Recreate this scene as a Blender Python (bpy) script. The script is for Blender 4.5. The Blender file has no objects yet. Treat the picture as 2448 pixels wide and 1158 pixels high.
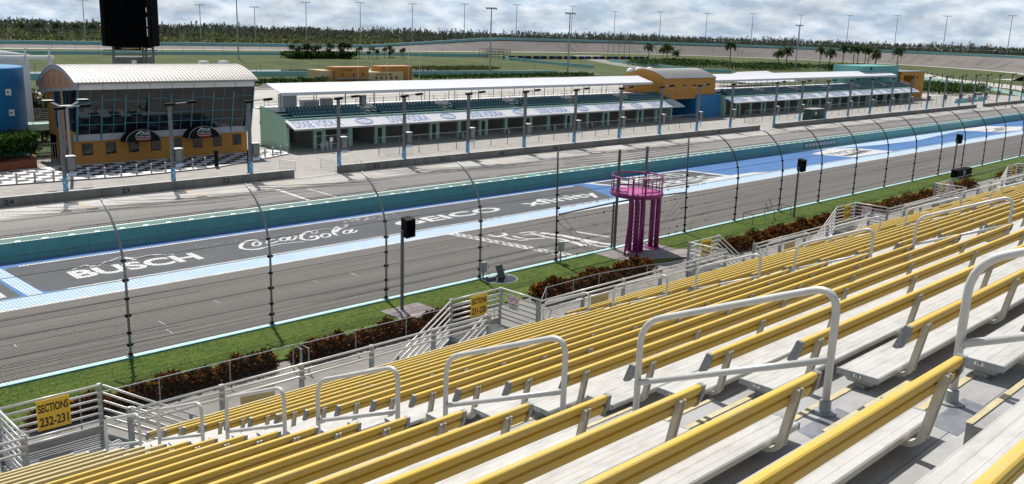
import bpy, math, random
import numpy as np
from mathutils import Vector, Matrix
random.seed(7); rng = np.random.default_rng(7)
R = math.radians
sc = bpy.context.scene
col = sc.collection
# ------------------------------------------------------------------ camera
FPX, PIT, ROL, YAW, CAMH = 2169.04, .2311493, .0322786, .7872321, 15.0
fw = Vector((math.cos(YAW)*math.cos(PIT), math.sin(YAW)*math.cos(PIT), -math.sin(PIT)))
rt = fw.cross(Vector((0, 0, 1))).normalized(); up = rt.cross(fw)
r2 = rt*math.cos(ROL)+up*math.sin(ROL); u2 = up*math.cos(ROL)-rt*math.sin(ROL)
cam = bpy.data.cameras.new('camera'); co = bpy.data.objects.new('camera', cam); col.objects.link(co)
co.matrix_world = Matrix(((r2.x, u2.x, -fw.x, 0), (r2.y, u2.y, -fw.y, 0), (r2.z, u2.z, -fw.z, CAMH), (0, 0, 0, 1)))
cam.sensor_width = 36; cam.lens = FPX/2448*36; cam.clip_start = .1; cam.clip_end = 9000
sc.camera = co
# ------------------------------------------------------------------ sky and sun
SUN_EL = 56; SUN_AZ = math.atan2(.34, .94)          # azimuth from +Y towards +X
sund = Vector((math.sin(SUN_AZ)*math.cos(R(SUN_EL)), math.cos(SUN_AZ)*math.cos(R(SUN_EL)), math.sin(R(SUN_EL))))
w = bpy.data.worlds.new('World'); sc.world = w; w.use_nodes = True
nt = w.node_tree; nt.nodes.clear()
def wn(t): return nt.nodes.new(t)
sky = wn('ShaderNodeTexSky'); sky.sky_type = 'NISHITA'; sky.sun_disc = False
sky.sun_elevation = R(SUN_EL); sky.sun_rotation = SUN_AZ; sky.dust_density = 2.0
b1 = wn('ShaderNodeBackground'); b1.inputs[1].default_value = .055
b2 = wn('ShaderNodeBackground'); b2.inputs[1].default_value = 1.02
tc = wn('ShaderNodeTexCoord'); mp = wn('ShaderNodeMapping'); mp.inputs['Scale'].default_value = (1, 1, 2.6)
n1 = wn('ShaderNodeTexNoise'); n1.inputs['Scale'].default_value = 13; n1.inputs['Detail'].default_value = 9; n1.inputs['Roughness'].default_value = .6
n2 = wn('ShaderNodeTexNoise'); n2.inputs['Scale'].default_value = 30; n2.inputs['Detail'].default_value = 7; n2.inputs['Roughness'].default_value = .55
rp = wn('ShaderNodeValToRGB'); rp.color_ramp.elements[0].position = .28; rp.color_ramp.elements[1].position = .62
rp.color_ramp.elements[0].color = (.62, .62, .62, 1)
rc = wn('ShaderNodeValToRGB'); rc.color_ramp.elements[0].position = .36; rc.color_ramp.elements[1].position = .66
rc.color_ramp.elements[0].color = (.42, .54, .68, 1); rc.color_ramp.elements[1].color = (.80, .87, .95, 1)
mx = wn('ShaderNodeMixShader'); wo = wn('ShaderNodeOutputWorld')
L = nt.links.new
L(tc.outputs['Generated'], mp.inputs[0]); L(mp.outputs[0], n1.inputs[0]); L(mp.outputs[0], n2.inputs[0])
L(n1.outputs[0], rp.inputs[0]); L(n2.outputs[0], rc.inputs[0]); L(rc.outputs[0], b2.inputs[0]); L(sky.outputs[0], b1.inputs[0])
sxyz = wn('ShaderNodeSeparateXYZ'); L(tc.outputs['Generated'], sxyz.inputs[0])      # broken cloud, thinned overhead out of view to lower the ambient light
mr = wn('ShaderNodeMapRange'); mr.inputs[1].default_value = .02; mr.inputs[2].default_value = .6; mr.inputs[3].default_value = 1; mr.inputs[4].default_value = .22; L(sxyz.outputs[2], mr.inputs[0])
mu = wn('ShaderNodeMath'); mu.operation = 'MULTIPLY'; L(rp.outputs[0], mu.inputs[0]); L(mr.outputs[0], mu.inputs[1]); L(mu.outputs[0], mx.inputs[0]); L(b1.outputs[0], mx.inputs[1]); L(b2.outputs[0], mx.inputs[2]); L(mx.outputs[0], wo.inputs[0])
sl = bpy.data.lights.new('sun', 'SUN'); sl.energy = 5.0; sl.angle = R(.55); sl.color = (1, .965, .9)
so = bpy.data.objects.new('sun', sl); col.objects.link(so); so.rotation_euler = sund.to_track_quat('Z', 'Y').to_euler(); so.location = (0, 0, 80)
sc.view_settings.view_transform = 'Standard'; sc.view_settings.look = 'None'; sc.view_settings.gamma = 1
sc.view_settings.exposure = 0.14; sc.view_settings.use_curve_mapping = False
sc.render.engine = 'CYCLES'; sc.cycles.transparent_max_bounces = 24; sc.cycles.max_bounces = 6
G = -1.5                                             # infield ground level

# ------------------------------------------------------------------ helpers
def pix(p):
    v = Vector(p)-Vector((0, 0, CAMH)); d = v.dot(fw)
    if d < .05: return None
    return 1224+FPX*v.dot(r2)/d, 579-FPX*v.dot(u2)/d
def seen(pts, m=260):
    for p in pts:
        q = pix(p)
        if q and -m < q[0] < 2448+m and -m < q[1] < 1158+m: return True
    return False
ORG = {}
class MB:
    def __init__(s): s.v = []; s.f = []
    def add(s, vs, fs):
        o = len(s.v); s.v += [tuple(p) for p in vs]; s.f += [tuple(i+o for i in f) for f in fs]; return s
    def box(s, x0, x1, y0, y1, z0, z1):
        return s.add([(x0,y0,z0),(x1,y0,z0),(x1,y1,z0),(x0,y1,z0),(x0,y0,z1),(x1,y0,z1),(x1,y1,z1),(x0,y1,z1)],
                     [(0,3,2,1),(4,5,6,7),(0,1,5,4),(1,2,6,5),(2,3,7,6),(3,0,4,7)])
    def poly(s, pts): return s.add(pts, [tuple(range(len(pts)))])
    def prism(s, pts, ex):
        n = len(pts); ex = Vector(ex); a = [Vector(p) for p in pts]
        return s.add(a+[p+ex for p in a], [tuple(range(n))[::-1], tuple(range(n, 2*n))]+[(i, (i+1) % n, (i+1) % n+n, i+n) for i in range(n)])
    def bar(s, p0, p1, w_, h_, side=None):
        p0 = Vector(p0); p1 = Vector(p1); d = (p1-p0).normalized()
        a = Vector(side) if side else (Vector((0, 0, 1)) if abs(d.z) < .9 else Vector((1, 0, 0)))
        u = d.cross(a).normalized(); v = u.cross(d).normalized(); u = u*w_/2; v = v*h_/2
        q = [p0-u-v, p0+u-v, p0+u+v, p0-u+v]
        return s.prism(q, p1-p0)
    def tube(s, pts, r, n=8, r1=None, caps=True):
        P = [Vector(p) for p in pts]; m = len(P); vs = []
        up_ = Vector((0, 0, 1)); d0 = (P[1]-P[0]).normalized()
        if abs(d0.z) > .9: up_ = Vector((1, 0, 0))
        u = d0.cross(up_).normalized()
        for i, p in enumerate(P):
            d = (P[min(i+1, m-1)]-P[max(i-1, 0)]).normalized()
            u = (u-d*u.dot(d)).normalized(); v = d.cross(u)
            rr = r if r1 is None else r+(r1-r)*i/(m-1)
            vs += [p+u*rr*math.cos(2*math.pi*k/n)+v*rr*math.sin(2*math.pi*k/n) for k in range(n)]
        fs = [(i*n+k, i*n+(k+1) % n, (i+1)*n+(k+1) % n, (i+1)*n+k) for i in range(m-1) for k in range(n)]
        if caps: fs += [tuple(range(n))[::-1], tuple(range((m-1)*n, m*n))]
        return s.add(vs, fs)
    def lathe(s, c, prof, n=14):
        vs = [(c[0]+r*math.cos(2*math.pi*k/n), c[1]+r*math.sin(2*math.pi*k/n), c[2]+z) for r, z in prof for k in range(n)]; m = len(prof)
        return s.add(vs, [(i*n+k, i*n+(k+1) % n, (i+1)*n+(k+1) % n, (i+1)*n+k) for i in range(m-1) for k in range(n)]+[tuple(range(n))[::-1], tuple(range((m-1)*n, m*n))])
    def sweep(s, path, prof):
        """closed profile points (offsets as Vectors) swept along x positions"""
    def extr(s, prof, x0, x1):
        return s.prism([(x0, y, z) for y, z in prof][::-1], (x1-x0, 0, 0))
    def ribbon(s, pts, w_, z):
        P = [Vector((p[0], p[1])) for p in pts]; m = len(P); vs = []
        for i, p in enumerate(P):
            d = (P[min(i+1, m-1)]-P[max(i-1, 0)]); d = d.normalized() if d.length else Vector((1, 0)); nn = Vector((-d.y, d.x))*w_/2
            vs += [(p.x+nn.x, p.y+nn.y, z), (p.x-nn.x, p.y-nn.y, z)]
        return s.add(vs, [(2*i+1, 2*i+3, 2*i+2, 2*i) for i in range(m-1)])
    def mesh(s, name, m_, smooth=False, org=(0, 0, 0)):
        me = bpy.data.meshes.new(name); o = org
        me.from_pydata([(a-o[0], b-o[1], c-o[2]) for a, b, c in s.v], [], s.f)
        if m_: me.materials.append(m_)
        if smooth:
            me.polygons.foreach_set('use_smooth', [True]*len(me.polygons))
            if smooth != 'all': me.set_sharp_from_angle(angle=R(smooth if smooth > 1 else 40))
        me.update(); return me
    def build(s, name, m_, parent=None, smooth=False):
        return inst(name, s.mesh(name, m_, smooth, ORG.get(parent.name, (0, 0, 0)) if parent else (0, 0, 0)), parent)
def inst(name, me, parent=None, loc=None, rz=0):
    o = bpy.data.objects.new(name, me); col.objects.link(o)
    if parent: o.parent = parent; ORG[o.name] = ORG.get(parent.name, (0, 0, 0))
    if loc: o.location = loc
    if rz: o.rotation_euler.z = rz
    return o
def tag(o, label=None, cat=None, group=None, kind=None):
    if label: o['label'] = label
    if cat: o['category'] = cat
    if group: o['group'] = group
    if kind: o['kind'] = kind
    return o
def struct(o): o['kind'] = 'structure'; return o
def thing(name, label, cat, loc=(0, 0, 0), group=None):
    o = bpy.data.objects.new(name, None); col.objects.link(o); o.location = loc; o.empty_display_size = .3
    ORG[o.name] = tuple(loc); return tag(o, label, cat, group)
def copy_tree(root, loc, label=None, rz=0, group=None):
    r = root.copy(); col.objects.link(r); r.location = loc; r.rotation_euler.z = rz
    if label: r['label'] = label
    if group: r['group'] = group
    for ch in root.children:
        c = ch.copy(); col.objects.link(c); c.parent = r
        for g in ch.children:
            d = g.copy(); col.objects.link(d); d.parent = c
    return r
ORD = 'zeroth first second third fourth fifth sixth seventh eighth ninth tenth eleventh twelfth thirteenth fourteenth fifteenth sixteenth seventeenth eighteenth nineteenth twentieth twenty-first twenty-second twenty-third twenty-fourth twenty-fifth twenty-sixth twenty-seventh twenty-eighth twenty-ninth thirtieth'.split()
# ------------------------------------------------------------------ materials
def mat(name, c, rough=.6, metal=0., var=0., scale=3., bump=0., bscale=40., stretch=(1, 1, 1), spec=.5, c2=None, alpha=None):
    m = bpy.data.materials.new(name); m.use_nodes = True; t = m.node_tree; p = t.nodes['Principled BSDF']
    p.inputs['Base Color'].default_value = (*c, 1); p.inputs['Roughness'].default_value = rough; p.inputs['Metallic'].default_value = metal
    p.inputs['Specular IOR Level'].default_value = spec
    if var or bump or c2:
        g = t.nodes.new('ShaderNodeNewGeometry'); mpn = t.nodes.new('ShaderNodeMapping'); mpn.inputs['Scale'].default_value = stretch
        t.links.new(g.outputs['Position'], mpn.inputs[0])
    if var or c2:
        n = t.nodes.new('ShaderNodeTexNoise'); n.inputs['Scale'].default_value = scale; n.inputs['Detail'].default_value = 8; n.inputs['Roughness'].default_value = .65
        t.links.new(mpn.outputs[0], n.inputs[0])
        r_ = t.nodes.new('ShaderNodeValToRGB'); e = r_.color_ramp.elements; e[0].position = .3; e[1].position = .7
        a = c2 if c2 else tuple(x*(1-var) for x in c); b = c if c2 else tuple(min(1, x*(1+var)) for x in c)
        e[0].color = (*a, 1); e[1].color = (*b, 1)
        t.links.new(n.outputs[0], r_.inputs[0]); t.links.new(r_.outputs[0], p.inputs['Base Color'])
    if bump:
        nb = t.nodes.new('ShaderNodeTexNoise'); nb.inputs['Scale'].default_value = bscale; nb.inputs['Detail'].default_value = 4
        bp = t.nodes.new('ShaderNodeBump'); bp.inputs['Strength'].default_value = bump; bp.inputs['Distance'].default_value = .02
        t.links.new(mpn.outputs[0], nb.inputs[0]); t.links.new(nb.outputs[0], bp.inputs['Height']); t.links.new(bp.outputs[0], p.inputs['Normal'])
    return m
def two_noise(name, ca, cb, cc, s1, s2, rough=.9, st1=(1, 1, 1), st2=(1, 1, 1), bump=0, bs=60, f2=.6, grain=0, gs=7):
    """ground: colour a-b by broad noise, then c by a second, finer or streaked noise"""
    m = mat(name, ca, rough, 0, .001, s1, bump, bs, st1, .3); t = m.node_tree; p = t.nodes['Principled BSDF']
    rmp = [n for n in t.nodes if n.type == 'VALTORGB'][0]; rmp.color_ramp.elements[0].color = (*ca, 1); rmp.color_ramp.elements[1].color = (*cb, 1)
    g = [n for n in t.nodes if n.type == 'NEW_GEOMETRY'][0]
    mp2 = t.nodes.new('ShaderNodeMapping'); mp2.inputs['Scale'].default_value = st2; t.links.new(g.outputs['Position'], mp2.inputs[0])
    n = t.nodes.new('ShaderNodeTexNoise'); n.inputs['Scale'].default_value = s2; n.inputs['Detail'].default_value = 9; n.inputs['Roughness'].default_value = .7; t.links.new(mp2.outputs[0], n.inputs[0])
    r2_ = t.nodes.new('ShaderNodeValToRGB'); r2_.color_ramp.elements[0].position = .45; r2_.color_ramp.elements[1].position = .68
    r2_.color_ramp.elements[0].color = (0, 0, 0, 1); r2_.color_ramp.elements[1].color = (f2, f2, f2, 1); t.links.new(n.outputs[0], r2_.inputs[0])
    mxn = t.nodes.new('ShaderNodeMix'); mxn.data_type = 'RGBA'; t.links.new(r2_.outputs[0], mxn.inputs[0]); t.links.new(rmp.outputs[0], mxn.inputs[6]); mxn.inputs[7].default_value = (*cc, 1)
    if grain:
        ng = t.nodes.new('ShaderNodeTexNoise'); ng.inputs['Scale'].default_value = gs; ng.inputs['Detail'].default_value = 3; ng.inputs['Roughness'].default_value = .9; t.links.new(g.outputs['Position'], ng.inputs[0])
        mrg = t.nodes.new('ShaderNodeMapRange'); mrg.inputs[1].default_value = .3; mrg.inputs[2].default_value = .7; mrg.inputs[3].default_value = 1-grain; mrg.inputs[4].default_value = 1+grain; t.links.new(ng.outputs[0], mrg.inputs[0])
        vm = t.nodes.new('ShaderNodeVectorMath'); vm.operation = 'SCALE'; t.links.new(mxn.outputs[2], vm.inputs[0]); t.links.new(mrg.outputs[0], vm.inputs[3]); t.links.new(vm.outputs[0], p.inputs['Base Color']); return m
    t.links.new(mxn.outputs[2], p.inputs['Base Color']); return m
def leafmat(name, rough=.55):
    m = bpy.data.materials.new(name); m.use_nodes = True; t = m.node_tree; p = t.nodes['Principled BSDF']
    a = t.nodes.new('ShaderNodeAttribute'); a.attribute_name = 'Col'; t.links.new(a.outputs['Color'], p.inputs['Base Color']); p.inputs['Roughness'].default_value = rough
    p.inputs['Specular IOR Level'].default_value = .12
    tl_ = t.nodes.new('ShaderNodeBsdfTranslucent'); t.links.new(a.outputs['Color'], tl_.inputs['Color']); mxs = t.nodes.new('ShaderNodeMixShader'); mxs.inputs[0].default_value = .42
    t.links.new(p.outputs[0], mxs.inputs[1]); t.links.new(tl_.outputs[0], mxs.inputs[2]); t.links.new(mxs.outputs[0], t.nodes['Material Output'].inputs[0])
    return m
def wiremat(name, cell, th, c):
    m = mat(name, c, .5, .6); t = m.node_tree; p = t.nodes['Principled BSDF']; out = t.nodes['Material Output']
    uv = t.nodes.new('ShaderNodeUVMap'); sp = t.nodes.new('ShaderNodeSeparateXYZ'); t.links.new(uv.outputs[0], sp.inputs[0])
    def mth(op, a, b=None):
        n = t.nodes.new('ShaderNodeMath'); n.operation = op
        for i, x in enumerate((a, b)):
            if x is None: continue
            if isinstance(x, (int, float)): n.inputs[i].default_value = x
            else: t.links.new(x, n.inputs[i])
        return n.outputs[0]
    k = []
    for op in ('ADD', 'SUBTRACT'):
        k.append(mth('LESS_THAN', mth('FRACT', mth('DIVIDE', mth(op, sp.outputs[0], sp.outputs[1]), cell)), th))
    fac = mth('MAXIMUM', k[0], k[1])
    tr = t.nodes.new('ShaderNodeBsdfTransparent'); mxs = t.nodes.new('ShaderNodeMixShader')
    t.links.new(fac, mxs.inputs[0]); t.links.new(tr.outputs[0], mxs.inputs[1]); t.links.new(p.outputs[0], mxs.inputs[2]); t.links.new(mxs.outputs[0], out.inputs[0]); return m
def net(name, rows, m_, parent):
    """woven wire sheet: rows = list of polylines of equal length; uv in metres"""
    o = ORG.get(parent.name, (0, 0, 0)); n = len(rows[0]); vs = [Vector(p) for r in rows for p in r]
    uvs = []; vv = [0]*n
    for j, r in enumerate(rows):
        u = 0
        for i, p in enumerate(r):
            if i: u += (Vector(p)-Vector(r[i-1])).length
            if j: vv[i] += (Vector(p)-Vector(rows[j-1][i])).length
            uvs.append((u, vv[i]))
    fs = [(j*n+i, j*n+i+1, (j+1)*n+i+1, (j+1)*n+i) for j in range(len(rows)-1) for i in range(n-1)]
    me = bpy.data.meshes.new(name); me.from_pydata([(a.x-o[0], a.y-o[1], a.z-o[2]) for a in vs], [], fs); me.materials.append(m_)
    ul = me.uv_layers.new(name='UVMap')
    for lp in me.loops: ul.data[lp.index].uv = uvs[lp.vertex_index]
    return inst(name, me, parent)

white_al = two_noise('seat aluminium', (.47, .46, .445), (.55, .54, .52), (.30, .285, .26), 1.2, 3.2, .45, st1=(.3, 9, 9), st2=(.9, 2.2, 2.2), bump=.05, bs=60, f2=.55)
grey_al = two_noise('deck aluminium', (.33, .33, .33), (.41, .405, .40), (.22, .215, .21), .9, 2.6, .55, st1=(.5, 3, 3), st2=(.8, 1.6, 1.6), bump=.12, bs=50, f2=.6)
galv = mat('galvanised steel', (.30, .32, .33), .5, .55, .25, 7, .05, 80)
galv_dk = mat('weathered galvanised steel', (.13, .14, .145), .6, .4, .3, 9)
pipe = mat('white painted pipe', (.57, .565, .55), .38, .1, .08, 5)
yellow = two_noise('mustard back plank', (.57, .37, .05), (.66, .455, .08), (.52, .42, .20), .8, 3.5, .55, st1=(.35, 3, 3), st2=(.8, 4, 4), bump=.05, bs=50, f2=.75)
tan = mat('faded tan back plank', (.55, .44, .20), .5, 0, .14, 3, .03, 70, (.5, 5, 5))
nose_y = mat('yellow step nosing', (.50, .43, .25), .6, 0, .2, 9)
dark_cap = mat('cast end cap', (.25, .26, .27), .55, .4, .35, 25)
sign_y = mat('yellow sign board', (.72, .46, .03), .45, 0, .07, 6)
sign_w = mat('white sign board', (.78, .78, .78), .45)
ink = mat('black lettering', (.012, .012, .012), .6)
red_ink = mat('red sign ink', (.55, .03, .03), .5)
conc_dk = two_noise('dark concourse concrete', (.20, .19, .175), (.27, .255, .235), (.14, .13, .12), .5, 1.6, .9, bump=.1)  # concrete in darker tones than the other paving
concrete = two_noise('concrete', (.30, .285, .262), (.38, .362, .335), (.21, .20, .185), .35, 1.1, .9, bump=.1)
concrete_b = two_noise('bright paddock concrete', (.38, .36, .33), (.47, .45, .41), (.32, .30, .27), .08, .5, .9)
pit_conc = two_noise('pit box concrete', (.40, .385, .36), (.50, .48, .45), (.22, .21, .20), .5, .5, .9, st2=(.15, 2.2, 1), bump=.08, f2=.75)
asphalt = two_noise('racing asphalt', (.132, .120, .111), (.162, .148, .138), (.085, .079, .075), .25, .55, .85, st1=(.1, 1, 1), st2=(.02, .8, 1), bump=.5, bs=14, f2=.75, grain=.35)
pit_asph = two_noise('pit lane asphalt', (.21, .20, .188), (.265, .25, .237), (.10, .095, .09), .3, .5, .9, st1=(.08, 1.5, 1), st2=(.03, 2.2, 1), bump=.3, bs=18, f2=.75)
far_asph = two_noise('far banking asphalt', (.15, .135, .128), (.19, .17, .16), (.09, .085, .08), .02, .08, .9, st2=(.4, .4, 3))
grass = two_noise('mown grass', (.038, .080, .008), (.080, .125, .012), (.16, .18, .035), .5, 4, .95, bump=.6, bs=30)
grass_far = two_noise('infield grass', (.030, .046, .008), (.052, .072, .012), (.092, .104, .024), .012, .09, .95, f2=.8)
pcharcoal = two_noise('charcoal track paint', (.060, .062, .070), (.082, .084, .094), (.14, .14, .145), .4, 2.2, .75, st2=(.12, 1.2, 1), bump=.15, f2=.45, grain=.2)
pwhite = two_noise('white track paint', (.60, .60, .60), (.70, .70, .70), (.22, .22, .23), .6, 3.4, .75, st2=(.35, 1.2, 1), f2=.6, grain=.12)
plblue = two_noise('pale blue track paint', (.40, .53, .67), (.47, .60, .74), (.28, .36, .45), .5, 2.6, .75, st2=(.25, 1, 1), f2=.4)
pblue = two_noise('blue track paint', (.050, .155, .37), (.075, .20, .45), (.034, .10, .25), .4, 1.6, .75, st1=(.2, 1, 1), st2=(.05, 1.4, 1), f2=.6)
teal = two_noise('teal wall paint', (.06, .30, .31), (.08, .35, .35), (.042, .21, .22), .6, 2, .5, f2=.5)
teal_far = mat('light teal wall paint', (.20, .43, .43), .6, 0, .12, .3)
teal_top = mat('green barrier top', (.018, .125, .09), .55, 0, .2, 1.2)
teal_lt = mat('pale teal wall top', (.46, .68, .66), .6, 0, .12, 2)
tealwall = mat('sea green stucco', (.33, .52, .44), .8, 0, .1, .8)
wline = mat('white edge paint', (.68, .74, .73), .6, 0, .1, 3)
pitwall = two_noise('pit wall concrete', (.16, .155, .145), (.23, .22, .205), (.09, .087, .08), .5, 1.1, .9, st2=(1.2, 1, .25), bump=.15, f2=.7)
pitwall_t = mat('pit wall coping', (.48, .48, .47), .85, 0, .15, 1.5)
orange = two_noise('orange stucco', (.41, .195, .045), (.47, .225, .055), (.35, .16, .04), .5, 1.5, .85, f2=.5)
orange_pk = mat('salmon stucco', (.52, .27, .16), .85, 0, .06, 1)
cream = mat('cream stucco', (.56, .43, .25), .85, 0, .06, .5)
bluest = mat('royal blue stucco', (.004, .15, .35), .6, 0, .12, .4)
roofw = mat('standing seam white roof', (.44, .42, .39), .45, .1, .1, .8)
roofg = mat('grey metal roof', (.20, .205, .215), .5, .3, .15, .8)
seam_m = mat('roof seam metal', (.24, .23, .22), .5, .4)
white_p = mat('white painted panel', (.70, .70, .70), .6, 0, .06, 1)
grey_p = mat('light grey panel', (.36, .37, .40), .6, 0, .08, 1)
canvas = mat('white canopy fabric', (.58, .59, .625), .7, 0, .05, .6)
awn = mat('white awning sheet', (.50, .50, .525), .65, 0, .08, .9)
awn_ink = mat('awning blue ink', (.09, .19, .42), .65, 0, .2, 4)
glass = mat('dark tinted glass', (.008, .011, .013), .05, 0, 0, spec=.5)
mull = mat('teal mullion', (.045, .20, .27), .45, .2)
black = mat('matte black', (.007, .007, .008), .7, spec=.12)
screen_m = mat('led screen black', (.0022, .0023, .0028), .9, 0, .3, .6, spec=.03)
navy = mat('dark teal plastic seat', (.010, .085, .11), .5, 0, .3, 3)
magenta = mat('magenta paint', (.215, .011, .125), .45, 0, .25, 2.2)
magenta_l = mat('magenta deck', (.36, .05, .22), .6, 0, .15, 4)
pad_c = mat('stained concrete pad', (.26, .225, .22), .9, 0, .25, 1.5)
wire = mat('fence cable', (.075, .06, .05), .5, .5)
post_m = mat('fence post steel', (.085, .09, .095), .5, .5, .3, 5)
post_l = mat('bright fence post steel', (.24, .25, .26), .45, .5, .3, 5)
cone_o = mat('orange cone', (.60, .07, .02), .5)
blue_wrap = mat('pale blue pole wrap', (.05, .27, .50), .5, 0, .25, 6)
check_w = mat('white painted tile', (.62, .62, .62), .6, 0, .1, 2)
check_b = mat('black painted tile', (.018, .018, .022), .55, 0, .2, 2)
terra = mat('terracotta planter', (.20, .055, .025), .8, 0, .15, 1)
bark = mat('palm trunk', (.19, .165, .13), .9, 0, .25, 3)
stem_m = mat('twig bark', (.05, .03, .02), .9)
pole_m = mat('pole steel', (.17, .18, .19), .55, .4, .25, 4)
rubber = mat('rubbered streak', (.062, .058, .055), .9, 0, .3, 1.5)
green_box = mat('dark green cabinet', (.012, .055, .045), .6, 0, .2, 1)
dirt_b = mat('dark water pit', (.01, .012, .014), .08)
water = mat('pond water', (.06, .07, .075), .05, 0, 0, bump=.15, bscale=.8)
tyre = mat('tyre rubber', (.012, .012, .012), .8)
truckw = mat('white vehicle paint', (.72, .72, .74), .25, 0)
door_dk = mat('dark doorway', (.012, .02, .02), .7)
garage_in = mat('garage interior wall', (.22, .22, .21), .85, 0, .15, .6)
leaf = leafmat('leaves', .75); needle = leafmat('needles', .8)
net_c = wiremat('catch fence mesh', .16, .085, (.20, .20, .20)); net_g = wiremat('chain link', .075, .03, (.16, .165, .17)); net_p = wiremat('pit chain link', .15, .05, (.25, .26, .27))
# ------------------------------------------------------------------ lettering (flat print)
TXT = {}
def text_v(body, off=0., sp=1.):
    k = (body, off, sp)
    if k in TXT: return TXT[k]
    c = bpy.data.curves.new('t', 'FONT'); c.body = body; c.offset = off; c.space_character = sp; c.resolution_u = 4
    o = bpy.data.objects.new('t', c); col.objects.link(o)
    dg = bpy.context.evaluated_depsgraph_get(); me = bpy.data.meshes.new_from_object(o.evaluated_get(dg))
    v = np.array([tuple(q.co)[:2] for q in me.vertices]); f = [tuple(p.vertices) for p in me.polygons]
    bpy.data.objects.remove(o); bpy.data.curves.remove(c); bpy.data.meshes.remove(me)
    v = (v-v.min(0))/(v.max(0)-v.min(0)); TXT[k] = (v, f); return TXT[k]
for a in (('BUSCH', .035), ('GEICO', .025), ('xfinity', .018), ('SERIES', .01), ('WORLD', .01), ('DIXIE VODKA', .012), ('SECTIONS', .028), ('NO SMOKING', .02), ('Ruoff', .015), ('VICTORY LANE', .015), ('RESTROOMS', .015), ('TOWER', .01), ('NASCAR', .01)): text_v(*a)
for n in range(13, 25): text_v(str(n), .03)
for s_ in ('232-231', '231-230', '230-229', '229-228', '228-227', '227-226'): text_v(s_, .028)
def words(name, body, org, rv, uv, m_, parent, off=0.):
    v, f = text_v(body, off); o = Vector(org); rv = Vector(rv); uv = Vector(uv); b = MB(); b.add([o+rv*float(x)+uv*float(y) for x, y in v], f); return b.build(name, m_, parent)
# ------------------------------------------------------------------ foliage
def leaves(name, cen, size, pal, m_, parent=None, ar=.45, nrm=None, tilt=1.0):
    """cen: (n,3) points; one quad leaf each, coloured per leaf from the palette"""
    n = len(cen); o = np.array(ORG.get(parent.name, (0, 0, 0)) if parent else (0, 0, 0))
    d = rng.normal(size=(n, 3)); d[:, 2] = np.abs(d[:, 2])*tilt; d /= np.linalg.norm(d, axis=1)[:, None]
    e = rng.normal(size=(n, 3)); s_ = np.cross(d, e); s_ /= np.linalg.norm(s_, axis=1)[:, None]
    sz = (np.asarray(size)*(.6+.8*rng.random(n)))[:, None]
    a = d*sz; b = s_*sz*ar; c = cen-o
    V = np.stack([c, c+a*.5+b*.5, c+a, c+a*.5-b*.5], 1).reshape(-1, 3)
    me = bpy.data.meshes.new(name); me.vertices.add(4*n); me.vertices.foreach_set('co', V.ravel()); me.loops.add(4*n); me.loops.foreach_set('vertex_index', np.arange(4*n))
    me.polygons.add(n); me.polygons.foreach_set('loop_start', np.arange(n)*4); me.polygons.foreach_set('loop_total', np.full(n, 4)); me.update()
    pal = np.array(pal); cc = pal[rng.integers(0, len(pal), n)]*(.75+.5*rng.random((n, 1)))
    at = me.color_attributes.new('Col', 'FLOAT_COLOR', 'CORNER'); at.data.foreach_set('color', np.repeat(np.hstack([cc, np.ones((n, 1))]), 4, 0).ravel())
    me.materials.append(m_); return inst(name, me, parent)
# ================================================================== GROUND, TRACK, PIT ROAD
b = MB(); b.poly([(-1500, -300, G-.06), (2000, -300, G-.06), (2000, 1500, G-.06), (-1500, 1500, G-.06)]); ground = struct(b.build('ground', grass_far))
b = MB(); b.box(-70, 340, 35.0, 39.33, G-.5, -.07); verge = struct(b.build('grass_verge', grass))
b = MB(); b.box(-70, 340, -20, 34.99, G-.5, -.17); struct(b.build('concourse_pavement', conc_dk))
tw = struct(MB().box(-70, 340, 39.34, 39.66, G-.6, -.004).build('track_wall', teal))
MB().box(-70, 340, 39.335, 39.665, -.004, .006).build('coping', teal_lt, tw)
MB().box(-70, 340, 39.325, 39.338, -.15, -.05).build('painted_stripe', teal, tw)
def tz(Y): return max(G, -.65-.058*(Y-40.2))
b = MB(); xs = np.linspace(-70, 340, 42); ys = [39.6, 43, 47, 51, 54.85]
for i in range(41):
    for j in range(4):
        b.poly([(xs[i], ys[j], tz(ys[j])), (xs[i+1], ys[j], tz(ys[j])), (xs[i+1], ys[j+1], tz(ys[j+1])), (xs[i], ys[j+1], tz(ys[j+1]))])
track = struct(b.build('race_track', asphalt))
E1, E2, E3, E4 = G+.004, G+.008, G+.012, G+.016
apron = struct(MB().poly([(-70, 54.85, G), (340, 54.85, G), (340, 66.3, G), (-70, 66.3, G)]).build('track_apron', asphalt))
def flat(name, pts, z, m_, parent=apron): return MB().poly([(x, y, z) for x, y in pts]).build(name, m_, parent)
def rect(x0, x1, y0, y1): return [(x0, y0), (x1, y0), (x1, y1), (x0, y1)]
flat('painted_field', rect(-70, 340, 57.2, 66.05), E1, pblue)
flat('painted_band', rect(-70, 340, 54.95, 57.2), E1, plblue)
flat('painted_stripe', rect(-70, 340, 54.72, 55.0), E2, pwhite)
flat('painted_panel', [(17.6, 57.35), (71.6, 57.35), (74.6, 64.55), (17.2, 64.45), (16.9, 64.1), (17.15, 57.8)], E2, pcharcoal)
flat('painted_stripe', rect(18.5, 340, 57.2, 57.38), E3, pwhite)
flat('painted_stripe', rect(17.9, 73.4, 64.42, 64.68), E3, pwhite)
flat('painted_band', [(16.2, 57.2), (17.1, 57.2), (16.85, 64.6), (15.9, 64.6)], E2, plblue)
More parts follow.
